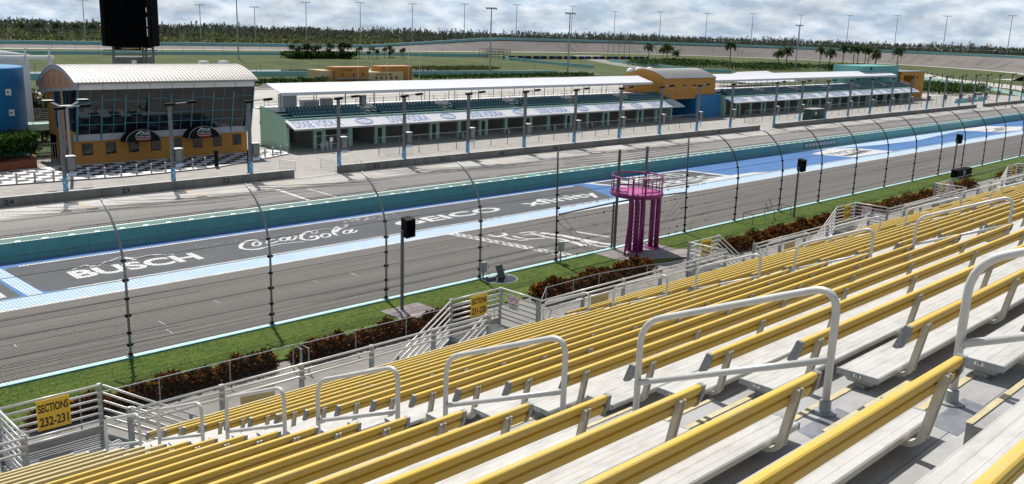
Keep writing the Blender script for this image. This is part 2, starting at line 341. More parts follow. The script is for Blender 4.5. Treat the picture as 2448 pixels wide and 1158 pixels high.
# left neighbour panel: white with two dark bars and a dark outline
flat('painted_panel', [(2, 57.3), (15.9, 57.3), (15.7, 64.3), (2, 64.3)], E2, pcharcoal)
flat('painted_panel', [(2, 57.6), (15.2, 57.6), (15.1, 63.8), (2, 63.8)], E3, pwhite)
flat('painted_bar', rect(2, 14.2, 58.1, 58.6), E4, pcharcoal); flat('painted_bar', rect(2, 14.0, 59.2, 59.7), E4, pcharcoal)
# lozenge with WORLD / SERIES and the jumbled white panels beyond
flat('painted_panel', [(79.8, 57.45), (95.6, 57.45), (94.2, 64.75), (75.7, 65.0)], E2, pwhite)
flat('painted_panel', [(80.0, 57.75), (94.6, 57.75), (93.6, 64.4), (76.7, 64.65)], E3, pcharcoal)
words('painted_lettering', 'WORLD', (79.5, 61.6, E4), (12.2, 0, 0), (-.8, 2.2, 0), pwhite, apron, .01)
words('painted_lettering', 'SERIES', (80.8, 58.4, E4), (12.4, 0, 0), (-.8, 2.3, 0), pwhite, apron, .01)
flat('painted_band', [(86, 57.5), (102.5, 57.5), (100, 58.4), (93, 58.9)], E4+.004, pwhite)
flat('painted_panel', [(124.2, 63.2), (126.3, 57.9), (139.2, 57.6), (137.4, 62.9), (132.8, 64.7)], E2, pwhite)
for k in range(4): flat('painted_bar', [(126.6+2.4*k, 59.0+.3*k), (129.6+2.4*k, 58.8+.2*k), (129.2+2.4*k, 59.6+.3*k), (126.2+2.4*k, 59.9+.3*k)], E3, pcharcoal)
words('painted_lettering', 'NASCAR', (126.2, 60.6, E3), (10, 0, 0), (.5, 1.7, 0), pcharcoal, apron, .01)
flat('painted_band', [(121, 66.02), (192, 66.02), (188, 64.4), (176, 63.4), (158, 61.6), (146, 62.6), (134, 64.4)], E2, plblue)
flat('painted_panel', [(184, 65.4), (190, 58.6), (199, 57.5), (208, 60), (201, 64.9)], E3, pwhite)
for k in range(3): flat('painted_bar', [(190+3*k, 59.6+k*.8), (196+2.5*k, 59.3+k*.8), (196+2.5*k, 59.9+k*.8), (190+3*k, 60.2+k*.8)], E4, pcharcoal)
for x in (101, 104.6):
    b = MB(); b.ribbon([(x+1.3*math.cos(t), 59.0+.75*math.sin(t)) for t in np.linspace(.6, 5.6, 16)], .12, E2); b.build('painted_ring', pcharcoal, apron)
# wordmarks on the charcoal panel
words('painted_lettering', 'BUSCH', (19.75, 59.15, E3), (8.65, 0, 0), (0, 2.12, 0), pwhite, apron, .035)
words('painted_lettering', 'GEICO', (46.1, 59.35, E3), (12.0, 0, 0), (0, 1.8, 0), pwhite, apron, .025)
words('painted_lettering', 'xfinity', (61.3, 58.55, E3), (10.7, 0, 0), (0, 2.75, 0), pwhite, apron, .018)
COCA= [([(33.87, 61.7), (34.0, 62.09), (33.8, 62.24), (33.37, 62.19), (32.73, 61.76), (32.11, 61.0), (31.85, 60.38), (31.93, 59.87), (32.24, 59.53), (32.68, 59.41), (33.24, 59.52)], 0.3), ([(33.24, 59.52), (33.94, 59.75), (34.71, 59.86), (35.34, 59.75), (35.97, 59.61), (36.63, 59.4)], 0.14), ([(33.64, 60.75), (33.79, 61.02), (33.85, 61.28), (33.81, 61.45), (33.68, 61.5), (33.48, 61.42), (33.27, 61.22), (33.09, 60.96), (32.99, 60.69), (32.98, 60.47), (33.07, 60.36), (33.23, 60.37), (33.44, 60.51), (33.64, 60.75)], 0.2), ([(35.27, 61.43), (35.0, 61.48), (34.53, 61.26), (34.13, 60.72), (34.22, 60.42), (34.61, 60.49), (35.18, 60.77)], 0.2), ([(36.04, 60.85), (36.18, 61.1), (36.24, 61.32), (36.2, 61.48), (36.07, 61.54), (35.88, 61.47), (35.67, 61.3), (35.5, 61.08), (35.39, 60.84), (35.39, 60.64), (35.47, 60.53), (35.63, 60.54), (35.84, 60.65), (36.04, 60.85)], 0.2), ([(36.67, 61.56), (36.04, 60.71), (36.02, 60.38), (36.43, 60.56), (37.09, 61.24)], 0.2), ([(36.9, 61.48), (37.23, 61.47)], 0.16), ([(38.99, 62.28), (38.4, 62.09), (37.54, 61.36), (36.97, 60.45), (36.97, 59.86), (37.32, 59.54), (37.87, 59.63), (38.28, 60.06), (38.41, 60.56), (38.09, 60.65), (37.73, 60.32)], 0.3), ([(39.25, 61.68), (39.41, 62.0), (39.41, 62.24), (39.24, 62.28), (38.98, 62.11), (38.76, 61.81), (38.68, 61.51), (38.77, 61.36), (39.0, 61.43), (39.25, 61.68)], 0.12), ([(39.52, 62.3), (40.15, 62.27), (40.59, 62.14), (40.83, 61.9)], 0.1), ([(39.35, 60.01), (39.52, 60.28), (39.59, 60.53), (39.54, 60.72), (39.38, 60.79), (39.15, 60.73), (38.9, 60.55), (38.69, 60.3), (38.58, 60.03), (38.57, 59.81), (38.68, 59.68), (38.88, 59.67), (39.12, 59.79), (39.35, 60.01)], 0.22), ([(39.91, 59.75), (39.83, 60.11), (40.27, 61.02), (41.09, 62.0), (41.71, 62.42), (41.62, 62.1), (40.96, 61.3), (40.29, 60.69)], 0.26), ([(42.55, 62.31), (42.04, 61.86), (41.54, 61.67), (40.81, 61.09)], 0.16), ([(41.35, 60.13), (41.52, 60.38), (41.61, 60.61), (41.58, 60.77), (41.45, 60.82), (41.25, 60.75), (41.02, 60.57), (40.82, 60.33), (40.69, 60.08), (40.66, 59.88), (40.74, 59.78), (40.91, 59.79), (41.13, 59.91), (41.35, 60.13)], 0.2), ([(42.11, 60.93), (41.36, 60.05), (41.32, 59.71), (41.74, 59.93), (42.12, 60.28)], 0.2)]
MTN= [([(20.25, 61.54), (21.33, 62.31), (22.01, 61.64), (22.78, 62.4), (23.01, 62.38), (23.85, 62.98), (24.06, 63.04)], 0.1), ([(21.33, 62.16), (21.88, 61.59), (21.43, 61.64)], 0.22), ([(24.07, 62.91), (24.82, 62.14), (25.87, 62.4), (27.0, 61.86), (27.3, 61.53)], 0.1), ([(24.13, 62.6), (24.6, 61.78), (24.27, 61.72)], 0.3), ([(26.02, 62.29), (26.85, 61.82)], 0.22)]
SWO= [([(49.2, 52.13), (49.12, 51.21), (50.0, 50.93)], 0.45), ([(50.56, 51.88), (50.37, 51.2), (49.08, 50.93)], 0.35), ([(49.41, 50.56), (49.19, 49.51), (49.31, 48.61), (49.87, 48.26)], 0.3), ([(50.23, 50.34), (49.99, 49.29), (50.23, 48.39), (51.25, 47.8)], 0.3), ([(51.38, 50.79), (52.32, 50.66), (52.83, 50.11)], 0.3), ([(51.11, 50.06), (51.78, 49.67), (52.12, 48.62)], 0.25), ([(52.17, 50.28), (51.64, 48.16)], 0.25), ([(52.73, 49.66), (53.02, 47.65), (52.8, 45.28), (52.65, 43.58), (52.76, 42.25)], 0.6), ([(51.64, 48.16), (51.87, 46.61), (51.48, 44.54), (51.19, 43.06)], 0.35), ([(51.13, 46.15), (51.47, 45.16), (50.82, 43.45)], 0.3), ([(55.08, 47.95), (55.04, 46.14), (55.11, 44.39)], 0.3), ([(52.32, 44.86), (51.61, 42.6), (51.93, 41.68)], 0.3)]
b = MB()
for i, (p, w_) in enumerate(COCA): b.ribbon(p, w_, E3+.0006*i)
b.build('painted_lettering', pwhite, apron)
b = MB()
for i, (p, w_) in enumerate(MTN): b.ribbon(p, w_, E3+.0006*i)
b.build('painted_mountain', pwhite, apron)
b = MB()
for k in range(46):                                  # worn, scraped paint between the wordmarks
    x, y = random.gauss(44.8, 1.4), random.gauss(63.6, .5); s_ = random.uniform(.06, .35)
    b.poly([(x, y, E4+.001*(k % 3)), (x+s_*2.2, y+random.uniform(-.1, .1), E4+.001*(k % 3)), (x+s_*1.6, y+s_*.5, E4+.001*(k % 3))])
for k in range(26):
    x, y = random.uniform(29, 33), random.gauss(62.6, .5); s_ = random.uniform(.03, .12)
    b.poly([(x, y, E4), (x+s_*2.5, y+.02, E4), (x+s_*1.5, y+s_*.6, E4)])
b.build('scraped_paint', pwhite, apron)
def onT(pts, dz): return [(x, y, tz(y)+dz) for x, y in pts]
# start-finish line: white strip with dark checks, and the painted emblem beside it
b = MB()
ysf = np.linspace(40.0, 54.8, 8)
for j in range(7): b.poly(onT([(47.15, ysf[j]), (48.05, ysf[j]), (48.05, ysf[j+1]), (47.15, ysf[j+1])], .005))
b.build('finish_line', pwhite, track)
b = MB(); n = 38
for j in range(n):
    y0 = 40.1+14.5*j/n; y1 = 40.1+14.5*(j+1)/n
    for i in range(3):
        if (i+j) % 2 == 0: b.poly(onT([(47.27+.22*i, y0+.03), (47.27+.22*(i+1), y0+.03), (47.27+.22*(i+1), y1-.03), (47.27+.22*i, y1-.03)], .010))
b.build('finish_checks', pcharcoal, track)
b = MB()
for i, (p, w_) in enumerate(SWO):
    c = MB(); c.ribbon(p, w_, 0); b.add([(x, y, tz(y)+.006+.0008*i) for x, y, z in c.v], c.f)
b.build('painted_emblem', pwhite, track)
b = MB()
for k in range(14):                                  # thin pale scrape marks across the lanes
    x, y = random.uniform(6, 60), random.uniform(43, 52); l = random.uniform(.5, 1.1); b.poly(onT([(x, y), (x+.035, y), (x+.1, y+l), (x+.065, y+l)], .005))
b.build('scrape_marks', pwhite, track)
b = MB()
for y in (43.9, 47.6, 51.3): b.poly(onT([(-70, y), (340, y), (340, y+.035), (-70, y+.035)], .003))
b.build('paving_seam', rubber, track)
b = MB()
for k in range(16):                                  # rubbered tyre streaks drifting across the lanes
    x0, y0, l, dy_ = random.uniform(-5, 120), random.uniform(42, 53), random.uniform(10, 34), random.uniform(-.9, .9); w_ = random.uniform(.10, .22)
    for o in (0, 1.55):
        P = [(x0+l*i/10, min(54.5, y0+o+dy_*(i/10)**2)) for i in range(11)]; c = MB(); c.ribbon(P, w_, 0); b.add([(x, y, tz(y)+.0035+.0003*k) for x, y, z in c.v], c.f)
b.build('tyre_streaks', rubber, track)

# ------------------------------------------------------------------ inner barrier wall
bw = struct(MB().box(-70, 330, 66.1, 67.75, G-.1, -.26).build('barrier_wall', teal))
for i in range(56):                                   # facing panels, each with a joint
    x0 = -70+7.16*i; MB().box(x0+.012, x0+7.148, 66.04, 66.098, G-.02, -.2).build('barrier_panel', teal, bw)
MB().box(-70, 69.2, 66.25, 67.6, -.26, -.246).build('barrier_top', teal_top, bw); MB().box(70.4, 330, 66.25, 67.6, -.26, -.246).build('barrier_top', teal_top, bw)
MB().box(-70, 330, 66.03, 66.16, -.2, -.185).build('edge_line', wline, bw); MB().box(-70, 330, 67.6, 67.85, -.26, -.235).build('edge_line', wline, bw)
brk = MB(); brk.prism([(-.22, 0, 0), (.22, 0, 0), (.34, .32, 0), (.02, .42, 0)], (0, 0, .05)); brm = brk.mesh('bracket', wline)
x = 6.0; k = 0
while x < 215 and k < 140:
    inst('bracket', brm, bw, (x, 66.17, -.244)); x += 1.77; k += 1
gr = thing('low_guard_rail', 'thin dark pipe rail running behind the teal barrier wall', 'guard rail', (0, 68.2, G))
for x0 in np.arange(8, 200, 14.3):
    b = MB(); pts = [(x0, 68.2, G), (x0, 68.2, -.35), (x0+.35, 68.2, -.12), (x0+13.2, 68.2, -.12), (x0+13.55, 68.2, -.35), (x0+13.55, 68.2, G)]; b.tube(pts, .03, 6)
    for k in range(1, 6): b.tube([(x0+k*2.25, 68.2, G), (x0+k*2.25, 68.2, -.12)], .025, 5)
    b.build('rail', galv_dk, gr)
# banner on the barrier
bn = tag(MB().box(127.0, 137.6, 66.0, 66.035, G+.25, -.42).build('wall_banner', mat('navy banner', (.02, .04, .09), .6)), 'dark banner with pale block letters on the teal barrier wall', 'banner')
for k in range(9): MB().box(127.35+1.13*k, 128.25+1.13*k, 65.985, 65.998, G+.42, -.58).build('banner_block', mat('banner letter', (.36, .42, .5), .6) if k == 0 else bpy.data.materials['banner letter'], bn)
# ------------------------------------------------------------------ pit road
plane_ = struct(MB().poly([(-70, 67.76, G), (330, 67.76, G), (330, 80.7, G), (-70, 80.7, G)]).build('pit_lane', pit_asph))
b = MB()
for k in range(34):
    x0 = 10.25*random.randint(1, 22)+random.uniform(10, 16); l = random.uniform(8, 20); w_ = random.uniform(.14, .24)
    for o in (0, 1.6):
        P = [(x0+l*i/8, 84.2-o-5.2*(i/8)**.6) for i in range(9)]; b.ribbon(P, w_, E1+.0003*k)
b.build('tyre_streaks', rubber, plane_)
px = struct(MB().poly([(-70, 80.7, G), (330, 80.7, G), (330, 85.72, G), (-70, 85.72, G)]).build('pit_boxes', pit_conc))
pyl = mat('pit box yellow', (.50, .30, .06), .7, 0, .3, 4)
for k in range(-3, 24):
    x = 28.62+10.25*k
    for dx in (0, .34): MB().poly([(x+dx, 80.75, E1), (x+dx+.11, 80.75, E1), (x+dx+.11, 85.6, E1), (x+dx, 85.6, E1)]).build('painted_stripe', pyl, px)
b = MB()
for p in ([(46.4, 80.6), (46.8, 80.6), (46.2, 73.6), (45.8, 73.6)], [(49.2, 79.4), (49.4, 79.4), (49.2, 72.4), (49.0, 72.4)], [(38.8, 71.6), (39.1, 71.6), (38.9, 70.6), (38.6, 70.6)], [(60.3, 73.6), (60.6, 73.6), (60.2, 72.4), (59.9, 72.4)]): b.poly([(x, y, E1) for x, y in p])
b.build('painted_stripe', pwhite, px)
struct(MB().poly([(-70, 85.72, G), (330, 85.72, G), (330, 112.2, G), (-70, 112.2, G)]).build('pit_pavement', concrete))
def pw_seg(x0, x1, lab):
    t = thing('pit_wall', lab, 'wall', (x0, 85.7, G), 'concrete pit walls'); L_ = x1-x0; n = max(1, round(L_/4.1))
    for k in range(n): MB().box(x0+L_*k/n+.01, x0+L_*(k+1)/n-.01, 85.72, 86.02, G, -.66).build('wall_block', pitwall, t)
    MB().box(x0, x1, 85.69, 86.05, -.66, -.62).build('coping', pitwall_t, t)
    for num, nx in ((24, 23.5), (23, 33.6), (22, 43.8), (21, 62.6), (20, 72.7), (19, 83.0), (18, 93.3), (17, 103.6), (16, 113.9), (15, 124.2), (14, 134.5)):
        if x0 < nx < x1: words('pit_number', str(num), (nx-.42, 85.712, -1.3), (.84, 0, 0), (0, 0, .44), ink, t, .03)
pw_seg(-30, 51.8, 'grey concrete pit wall numbered 24, 23 and 22 below the checkered plaza')
pw_seg(57.4, 147.9, 'long concrete pit wall numbered 21 to 17 before the garages')
pw_seg(153.2, 256.6, 'concrete pit wall with the dark green cabinet standing behind it')
pw_seg(262.5, 330, 'far concrete pit wall at right near the white pickup')
# ================================================================== GRANDSTAND
def rowY(r): return 1.81+.762*(19-r)
def rowZ(r): return 12.92-.317*(19-r)
PER = 11.2
SECT = ['232-231', '231-230', '230-229', '229-228', '228-227', '227-226']
deck = thing('grandstand_deck', 'grey aluminium stepped deck under the yellow-backed benches', 'grandstand', (0, 16, 6.5))
DX0, DX1 = -9.0, 72.0
for r in range(0, 23):
    yf, z = rowY(r), rowZ(r)
    x1 = DX1 if r < 12 else (60 if r < 15 else 34 if r < 18 else 18)
    for k in range(3):
        y0 = yf-.762+.02+.248*k; MB().box(DX0, x1, y0, y0+.243, z-.04, z).build('tread_plank', grey_al, deck)
    MB().box(DX0, x1, yf-.775, yf-.745, z-.02, z+.30).build('riser', grey_al, deck)
    MB().box(DX0, x1, yf-.03, yf+.003, z-.09, z-.042).build('tread_edge', galv, deck)
b = MB()
for x in np.arange(DX0+1, 60, 5.6): b.bar((x, rowY(0)+.4, 6.5), (x, rowY(20), 12.9), .2, .35, (0, 0, 1)); b.box(x-.15, x+.15, 14, 14.3, G, 7.0); b.box(x-.15, x+.15, 5, 5.3, G, 10.6)
b.build('support_frame', galv_dk, deck)
MB().box(DX0, DX1, 16.18, 16.3, 5.9, 6.86).build('fascia', grey_al, deck)
MB().box(DX0, DX1, 15.55, 16.3, 6.82, 6.885).build('walkway', grey_al, deck)
# half steps and yellow nosings in the aisles
step_m = MB().box(-.62, .62, -.72, -.385, 0, .155).mesh('aisle_step', grey_al)
nos_m = MB().box(-.62, .62, -.415, -.38, .1555, .163).mesh('nosing', nose_y); nos2_m = MB().box(-.64, .64, -.04, .004, .0015, .008).mesh('nosing', nose_y)
stain = MB().poly([(-.45, -.30, .0022), (.1, -.30, .0022), (.14, -.12, .0022), (-.4, -.12, .0022)]).mesh('boot_scuff', mat('scuffed metal', (.22, .225, .25), .45, .3, .3, 8))
for a in range(0, 6):
    ax = 5.415+PER*a
    for r in range(1, 22):
        if r > 15 and a > 1: continue
        p = (ax, rowY(r), rowZ(r))
        if not seen([p], 400): continue
        lp = (p[0], p[1]-16, p[2]-6.5)
        s_ = inst('aisle_step', step_m, deck, lp); inst('nosing', nos_m, s_); inst('nosing', nos2_m, s_)
        if a == 0 and r > 12: inst('boot_scuff', stain, s_)
# ---- benches
BL = PER-1.33
sp = [(0, 0), (0, -.006), (.006, -.010)]
seat_prof = [(-.20, .082), (.09, .082), (.095, .088), (.095, .119), (.088, .125)]
for k in range(5, 0, -1):
    y1 = -.20+.058*k-.004; seat_prof += [(y1, .1252), (y1-.003, .1238), (y1-.050, .1262 if k % 2 else .1240)]
seat_prof += [(-.205, .119), (-.205, .088)]
bp0 = [(-.020, .002), (-.030, -.003), (-.037, -.012), (-.037, -.022), (-.031, -.060), (-.010, -.068), (-.010, -.080), (-.030, -.086), (-.037, -.115), (-.030, -.148), (-.016, -.160), (.012, -.158), (.020, -.012), (.016, -.003), (.006, .002)]
back_prof = [(-.31+y-.30*z, .515+z) for y, z in bp0]
cap_prof = [(-.348, .517), (-.30, .522), (-.235, .352), (-.262, .345), (-.30, .36), (-.335, .43)]
def bar_path(mb, pts, wx, t):
    P = [Vector((0, *p)) for p in pts]; vs = []; m = len(P)
    for i, p in enumerate(P):
        d = (P[min(i+1, m-1)]-P[max(i-1, 0)]).normalized(); n = Vector((0, -d.z, d.y))*t/2
        vs += [p+n+Vector((wx/2, 0, 0)), p+n-Vector((wx/2, 0, 0)), p-n-Vector((wx/2, 0, 0)), p-n+Vector((wx/2, 0, 0))]
    fs = [(4*i+k, 4*i+(k+1) % 4, 4*i+4+(k+1) % 4, 4*i+4+k) for i in range(m-1) for k in range(4)]+[(3, 2, 1, 0), (4*m-4, 4*m-3, 4*m-2, 4*m-1)]
    return mb.add(vs, fs)
jb = MB(); jp = [(-.343, .49), (-.283, .18)]+[(-.20+.075*math.cos(t)*-1.0, .12+.065*-math.sin(t)+.02) for t in np.linspace(.0, 1.5, 6)]+[(.02, .062)]
bar_path(jb, jp, .052, .03)
for sx in (-.024, .024):
    q = MB(); bar_path(q, [(y-.012, z) for y, z in jp[:4]], .008, .03); jb.add([(x+sx, y, z) for x, y, z in q.v], q.f)
brkt = jb.mesh('back_bracket', galv_l := mat('bracket aluminium', (.56, .53, .45), .5, .2, .15, 10))
bolt = MB().lathe((0, 0, 0), [(.012, 0), (.012, .006)], 8); bolt_m = MB().add([(x, -.352-z, .455+y) for x, y, z in bolt.v], [f[::-1] for f in bolt.f]).mesh('bolt', dark_cap)
pd = MB(); pd.prism([(-.02, -.19, .08), (-.02, .08, .08), (-.02, .03, .035), (-.02, -.14, .035)], (.04, 0, 0)); pd.box(-.03, .03, -.10, -.02, 0, .035); pd.box(-.05, .05, -.13, .01, 0, .006)
ped = pd.mesh('pedestal', galv)
seat_me = MB().extr(seat_prof, -.11, BL+.11).mesh('seat', white_al); bk_y = MB().extr(back_prof, 0, BL).mesh('backrest', yellow, 28); bk_t = MB().extr(back_prof, 0, BL).mesh('backrest', tan, 28)
cap_b = MB().prism([(0, y, z) for y, z in cap_prof][::-1], (.035, 0, 0)).mesh('back_end_cap', dark_cap)
cap_s = MB().prism([(0, y, z) for y, z in ((-.207, .083), (.097, .083), (.097, .126), (-.207, .126))][::-1], (.012, 0, 0)).mesh('seat_end_cap', galv)
plate = MB().poly([(0, -.03, .094), (0, -.085, .094), (0, -.085, .116), (0, -.03, .116)]).mesh('number_plate', sign_w)
def blk_name(k):
    if k == 0: return 'left of the 232-231 aisle'
    return 'between the %s and %s aisles' % (SECT[k-1], SECT[k]) if k < 6 else 'right of the 227-226 aisle'
for k in range(0, 7):
    x0 = 4.75-BL if k == 0 else 6.08+PER*(k-1)
    for r in range(1, 22):
        yf, z = rowY(r), rowZ(r)
        pts = [(x0+BL*i/30, yf-.3, z+.5) for i in range(31)]
        if not seen(pts, 130 if k else 60): continue
        faded = (k == 0 and r <= 6) or (k == 1 and r <= 1)
        t = thing('bleacher_bench', '%s bleacher bench, %s row up, %s' % ('tan-backed' if faded else 'yellow-backed', ORD[r], blk_name(k)), 'bench', (x0, yf, z), 'bleacher benches')
        s_ = inst('seat', seat_me, t); inst('backrest', bk_t if faded else bk_y, t)
        inst('back_end_cap', cap_b, t, (-.036, 0, 0)); inst('back_end_cap', cap_b, t, (BL, 0, 0))
        inst('seat_end_cap', cap_s, s_, (-.123, 0, 0)); inst('seat_end_cap', cap_s, s_, (BL+.111, 0, 0))
        if k == 1 and r > 12:
            words('row_number', str(r), (x0-.127, yf-.045, z+.097), (0, -.028, 0), (0, 0, .018), ink, s_, .03) if ('%d' % r, .03, 1.) in TXT else None
            inst('number_plate', plate, s_, (-.1245, 0, 0))
        for q in range(6):
            xx = .24+(BL-.48)*q/5
            if not seen([(x0+xx, yf-.3, z+.4)], 60): continue
            j = inst('back_bracket', brkt, t, (xx, 0, 0))
            if r > 9: inst('bolt', bolt_m, j)
            inst('pedestal', ped, t, (xx, 0, 0))
        inst('pedestal', ped, t, (-.05, 0, 0)); inst('pedestal', ped, t, (BL+.05, 0, 0))
# ---- aisle handrails (pipe hoops), lower foot two rows below the upper foot
def bend(pts, rad, n=6):
    P = [Vector(p) for p in pts]; out = [P[0]]
    for i in range(1, len(P)-1):
        a = (P[i-1]-P[i]).normalized(); c = (P[i+1]-P[i]).normalized(); p0 = P[i]+a*rad; p2 = P[i]+c*rad
        for k in range(n+1):
            t = k/n; out.append(p0*(1-t)**2+P[i]*2*t*(1-t)+p2*t*t)
    return out+[P[-1]]
dy, dz = .762*2, .317*2
hb = MB(); hb.tube(bend([(0, 0, 0), (0, 0, .87), (0, -dy, dz+.87), (0, -dy, dz)], .2, 8), .0255, 12); hr_me = hb.mesh('hoop', pipe, 'all')
hm = MB().tube([(0, 0, .37), (0, -dy, dz+.37)], .0245, 10).mesh('mid_rail', pipe, 'all')
ft = MB(); ft.lathe((0, 0, 0), [(.075, 0), (.075, .012), (.04, .014), (.037, .085), (.03, .09)], 12); ft_me = ft.mesh('foot_flange', galv, 35)
for a in range(0, 6):
    ax = 5.415+PER*a
    for i, ru in enumerate((21, 18, 15, 12, 9, 6, 3)):
        y0, z0 = rowY(ru-2)-.10, rowZ(ru-2)
        if not seen([(ax, y0, z0+.9), (ax, y0-dy, z0+dz+.9)], 60): continue
        t = thing('aisle_handrail', 'white pipe handrail, %s from the front in the %s aisle' % (ORD[7-i], SECT[a]), 'handrail', (ax, y0, z0), 'aisle handrails')
        inst('hoop', hr_me, t); inst('mid_rail', hm, t); inst('foot_flange', ft_me, t); inst('foot_flange', ft_me, t, (0, -dy, dz))
# ---- landings at the foot of each aisle with signs and stairs
def rails(mb, p0, p1, zs, r=.026):
    for z in zs: mb.tube([(p0[0], p0[1], z), (p1[0], p1[1], z)], r, 8)
RZ = [7.77, 7.62, 7.47, 7.32, 7.17, 7.02, 6.90]
for i in range(6):
    x0 = 4.36+PER*i; x1 = x0+1.86; ya, yb = 16.38, 17.9; fz = 6.7; odd = i % 2 == 0
    where = SECT[i]
    t = thing('stair_landing', 'white pipe-railed landing carrying the yellow SECTIONS %s board' % where, 'landing', (x0, ya, fz), 'stair landings')
    for k in range(12): MB().box(x0+.02, x1-.02, 16.32+.13*k, 16.32+.13*k+.10, fz-.04, fz).build('floor_slat', grey_al, t)
    MB().box(x0, x1, yb-.03, yb-.005, fz+.01, fz+.16).build('toe_board', grey_al, t)
    MB().box(x0-.02, x1+.02, ya-.02, yb, fz-.28, fz-.045).build('floor_frame', galv, t)
    for (px_, py_) in ((x0, ya), (x1, ya), (x0, yb), (x1, yb)):
        MB().box(px_-.035, px_+.035, py_-.035, py_+.035, fz-.2, 7.78).build('post', galv, t)
    for z in RZ: MB().tube([(x0, yb-.06, z), (x1, yb-.06, z)], .026, 8).build('rail', pipe, t, 'all')
    xc = x0 if odd else x1
    for z in RZ: MB().tube([(xc, ya, z), (xc, yb, z)], .026, 8).build('rail', pipe, t, 'all')
    for px_ in (x0, x1):
        MB().box(px_-.07, px_+.07, yb-.14, yb, G, fz-.28).build('leg', galv, t)
    # stairs run down along the stand front: odd landings to the right, even ones to the left
    s_ = 1 if odd else -1; xs_ = x1 if odd else x0
    st = thing('front_stair', 'white railed stair descending beside the SECTIONS %s landing' % where, 'stair', (xs_, ya, fz), 'stairs in front of the stand')
    nst = 15
    for k in range(nst):
        xa = xs_+s_*(.02+.27*k); z = fz-.17*(k+1); MB().box(min(xa, xa+s_*.26), max(xa, xa+s_*.26), ya+.05, yb-.12, z-.035, z).build('step', grey_al, st)
    for yy in (ya+.03, yb-.06):
        e = Vector((xs_+s_*.27*nst, yy, fz-.17*nst)); a0 = Vector((xs_+s_*.05, yy, fz))
        MB().bar(a0-Vector((0, 0, .12)), e-Vector((0, 0, .12)), .05, .22).build('stringer', galv, st)
        for h in (1.05, .88, .71, .54, .37, .2): MB().tube([a0+Vector((0, 0, h)), e+Vector((0, 0, h))], .024, 8).build('rail', pipe, st, 'all')
        for f_ in (.45, 1.0):
            q = a0.lerp(e, f_); MB().box(q.x-.03, q.x+.03, yy-.03, yy+.03, q.z-.2, q.z+1.06).build('post', galv, st)
    xe = xs_+s_*.27*nst
    MB().box(min(xe, xe+s_*.55), max(xe, xe+s_*.55), ya, yb, fz-.17*nst-.1, fz-.17*nst-.02).build('lower_landing', grey_al, st)
    for f_ in (.1, .5): MB().box(xe+s_*f_-.06, xe+s_*f_+.06, ya+.1, ya+.22, G, fz-.17*nst-.1).build('leg', galv, st)
    # sign board
    sx0 = 5.0+PER*i; sg = thing('section_sign', 'yellow board lettered SECTIONS %s on the landing rail' % where, 'sign', (sx0, 17.79, 7.14), 'yellow section boards')
    MB().box(sx0, sx0+.61, 17.785, 17.80, 7.14, 7.75).build('board', sign_y, sg)
    words('lettering', 'SECTIONS', (sx0+.025, 17.782, 7.50), (.56, 0, 0), (0, 0, .17), ink, sg, .028)
    words('lettering', where, (sx0+.04, 17.782, 7.21), (.53, 0, 0), (0, 0, .19), ink, sg, .028)
    if not odd:
        ns = thing('no_smoking_sign', 'white no smoking board beside the SECTIONS %s landing' % where, 'sign', (x1, 17.1, 7.25), 'white no smoking boards')
        MB().box(x1-.045, x1-.03, 17.1, 17.52, 7.25, 7.68).build('board', sign_w, ns)
        for yy in (17.42, 17.21):
            b = MB(); c = MB(); c.lathe((0, 0, 0), [(.085, 0), (.095, .002), (.075, .002), (.085, 0)], 20)
            ring = [(x1-.047, yy+.088*math.cos(t_), 7.565+.088*math.sin(t_)) for t_ in np.linspace(0, 2*math.pi, 21)]; b.tube(ring, .009, 4, caps=False)
            b.bar((x1-.047, yy+.06, 7.625), (x1-.047, yy-.06, 7.505), .004, .02); b.build('red_ring', red_ink, ns)
            MB().box(x1-.0465, x1-.0455, yy-.05, yy+.05, 7.556, 7.574).build('pictogram', ink, ns)
        words('lettering', 'NO SMOKING', (x1-.0465, 17.49, 7.37), (0, -.36, 0), (0, 0, .07), ink, ns, .02)
        for k in range(3): MB().box(x1-.0465, x1-.0455, 17.16, 17.46, 7.285+.024*k, 7.294+.024*k).build('print_line', ink, ns)
# ---- front railing between the landings
for i in range(-1, 6):
    xa = 6.22+PER*i; xb = xa+PER-1.86
    if i == 5: xb = 72
    t = thing('front_railing', 'white three-bar railing before the front row, %s run from the left' % ORD[i+2], 'railing', (xa, 16.4, 6.8), 'front walkway railings')
    n = max(1, round((xb-xa)/1.86))
    for k in range(n+1):
        x = xa+(xb-xa)*k/n; MB().box(x-.045, x+.045, 16.34, 16.42, 6.7, 7.74).build('post', galv, t)
    for z in (7.735, 7.6, 7.46): MB().tube([(xa, 16.33, z), (xb, 16.33, z)], .026, 8).build('rail', pipe, t, 'all')
    net('wire_mesh', [[(xa, 16.38, 6.85), (xb, 16.38, 6.85)], [(xa, 16.38, 7.44), (xb, 16.38, 7.44)]], net_g, t)
    if 0 <= i < 5: MB().box(xa+2.3, xa+3.1, 16.425, 16.44, 6.95, 7.44).build('tan_panel', tan, t)
